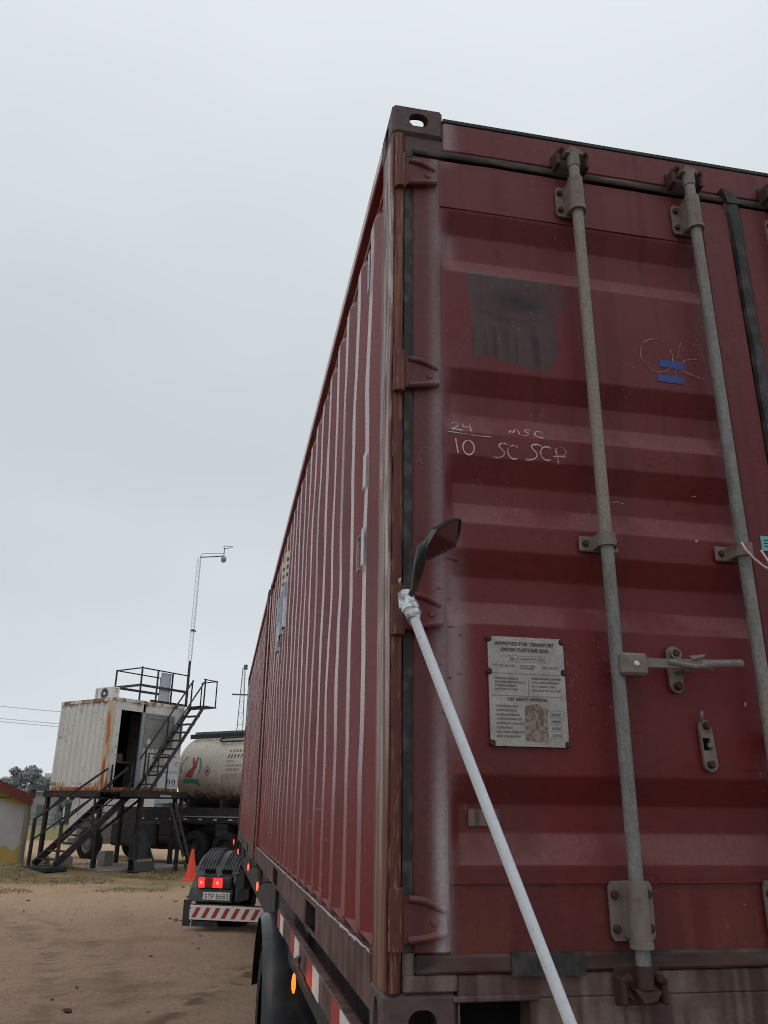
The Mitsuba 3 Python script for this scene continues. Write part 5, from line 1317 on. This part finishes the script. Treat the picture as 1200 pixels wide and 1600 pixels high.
# power lines
for i, (za, zb_) in enumerate(((11.0, 10.3), (9.85, 8.95), (9.45, 8.75))):
    xs = np.linspace(-60, -12.6, 30)
    u = (xs + 60) / 85
    pts = np.stack([xs, 92 + 0 * xs, za + 2.5 - (za + 2.5 - zb_ + 1.4) * u - 1.2 * np.sin(u * math.pi)], 1)
    tag(add('power_line', tube(pts, .022, 5), 'wire', smooth=True), ('topmost power line in the sky left of the cabin', 'middle power line in the sky left of the cabin', 'lowest power line in the sky left of the cabin')[i], 'power line')
pk = thing('utility_pole', 'wooden pole that carries the power lines behind the cabin', 'utility pole')
add('shaft', tube([[-12.6, 92, -Z0 - .3], [-12.6, 92, 9.2]], [.17, .12], 10), 'wood', pk, smooth=True)
add('cross_arm', box(-12.66, -12.54, 91, 93, 8.6, 8.75), 'wood', pk)
# far lattice tower
ft = thing('radio_tower', 'slender dark lattice tower far behind the tank truck, half hidden by the container', 'tower')
tx_, ty_, tH = .98, 60., 10.4
def tw(z): return .42 * (1 - (z + Z0) / (tH + Z0) * .80)
up_ = []
for a_, b_ in ((-1, -1), (1, -1), (1, 1), (-1, 1)):
    up_.append(tube([[tx_ + a_ * tw(z), ty_ + b_ * tw(z), z] for z in (-Z0, tH)], .03, 6))
add('upright', up_, 'lattice_dark', ft)
lc, zz = [], np.linspace(-Z0, tH, 15)
for i in range(14):
    for a_, b_, c_, d_ in ((-1, -1, 1, -1), (1, -1, 1, 1), (1, 1, -1, 1), (-1, 1, -1, -1)):
        w0, w1 = tw(zz[i]), tw(zz[i + 1])
        lc.append(tube([[tx_ + a_ * w0, ty_ + b_ * w0, zz[i]], [tx_ + c_ * w1, ty_ + d_ * w1, zz[i + 1]]], .010, 4))
        lc.append(tube([[tx_ + a_ * w0, ty_ + b_ * w0, zz[i]], [tx_ + c_ * w0, ty_ + d_ * w0, zz[i]]], .012, 4))
tag(add('lacing', lc, 'lattice_pale', ft), kind='stuff')
add('cross_arm', [box(tx_ - .75, tx_ + .75, ty_ - .04, ty_ + .04, 8.35, 8.45)], 'lattice_dark', ft)
add('lamp_head', [hull(np.array([tx_ + .1, ty_, 10.35]) + np.array([[a_, b_, c_] for a_ in (-.12, .16) for b_ in (-.1, .1) for c_ in (-.1, .25)]))], 'lattice_dark', ft)

# ------------------------------------------------------------------ loose stones, grass, litter
g = np.random.default_rng(5)
ico = trimesh.creation.icosphere(subdivisions=0)
V, F = [], []
for i in range(1500):
    y = 2.5 + 21 * g.random() ** .8; x = -.1 - 8 * g.random()
    r = .004 + .012 * g.random() ** 3
    v = np.array(ico.vertices) * r * [1 + .5 * g.random(), 1, .6] + (g.random((12, 3)) - .5) * r * .5 + [x, y, gz(x, y) + r * .25]
    F.append(np.array(ico.faces) + 12 * i); V.append(v)
tag(add('gravel', TM(np.vstack(V), np.vstack(F)), 'pebble'), 'small stones scattered over the dirt yard', 'gravel', kind='stuff')
V, F, i = [], [], 0
n = 9000
xs_, ys_ = -8.5 + 8.3 * g.random(n), 17.5 + 9.5 * g.random(n)
dens = meshkit.fbm(np.stack([xs_ * .9, ys_ * .9, 0 * xs_], -1), 3, 9) + .22 * np.exp(-((ys_ - 21.8) / 2.2) ** 2) - .15 * (xs_ > -1.2)
zs_ = ground_z(xs_, ys_)
for x, y, z, d in zip(xs_, ys_, zs_, dens):
    if d < .58: continue
    for b in range(3):
        a = g.random() * 6.28; h = .02 + .05 * g.random(); w = .006
        ox, oy = (g.random(2) - .5) * .06
        V += [[x + ox - w * math.cos(a), y + oy - w * math.sin(a), z - .01], [x + ox + w * math.cos(a), y + oy + w * math.sin(a), z - .01], [x + ox + h * .5 * math.sin(a), y + oy - h * .5 * math.cos(a), z + h]]
        F.append([i, i + 1, i + 2]); i += 3
tag(add('grass', TM(V, F), 'grass'), 'thin dry yellow green grass around the foot of the steel stand', 'grass', kind='stuff')
lx, ly = -5.75, 26.2
tag(add('litter', hull(np.array([lx, ly, gz(lx, ly) + .03]) + (g.random((12, 3)) - .5) * [.5, .3, .06]), 'far_white'), 'flat white scrap lying on the ground beside the shed pole', 'litter')
V, F = [], []
for i in range(70):
    y = 4 + 17 * g.random(); x = -.4 - 6.5 * g.random(); r = .012 + .028 * g.random() ** 2
    v = np.array(ico.vertices) * r * [1.3, .8, .35] + (g.random((12, 3)) - .5) * r * .9
    a = g.random() * 6.28
    v = v @ np.array([[math.cos(a), math.sin(a), 0], [-math.sin(a), math.cos(a), 0], [0, 0, 1]]) + [x, y, gz(x, y) + r * .2]
    F.append(np.array(ico.faces) + 12 * i); V.append(v)
tag(add('dead_leaves', TM(np.vstack(V), np.vstack(F)), 'dead_leaf'), 'dark dead leaves and clods strewn over the dirt', 'leaves', kind='stuff')
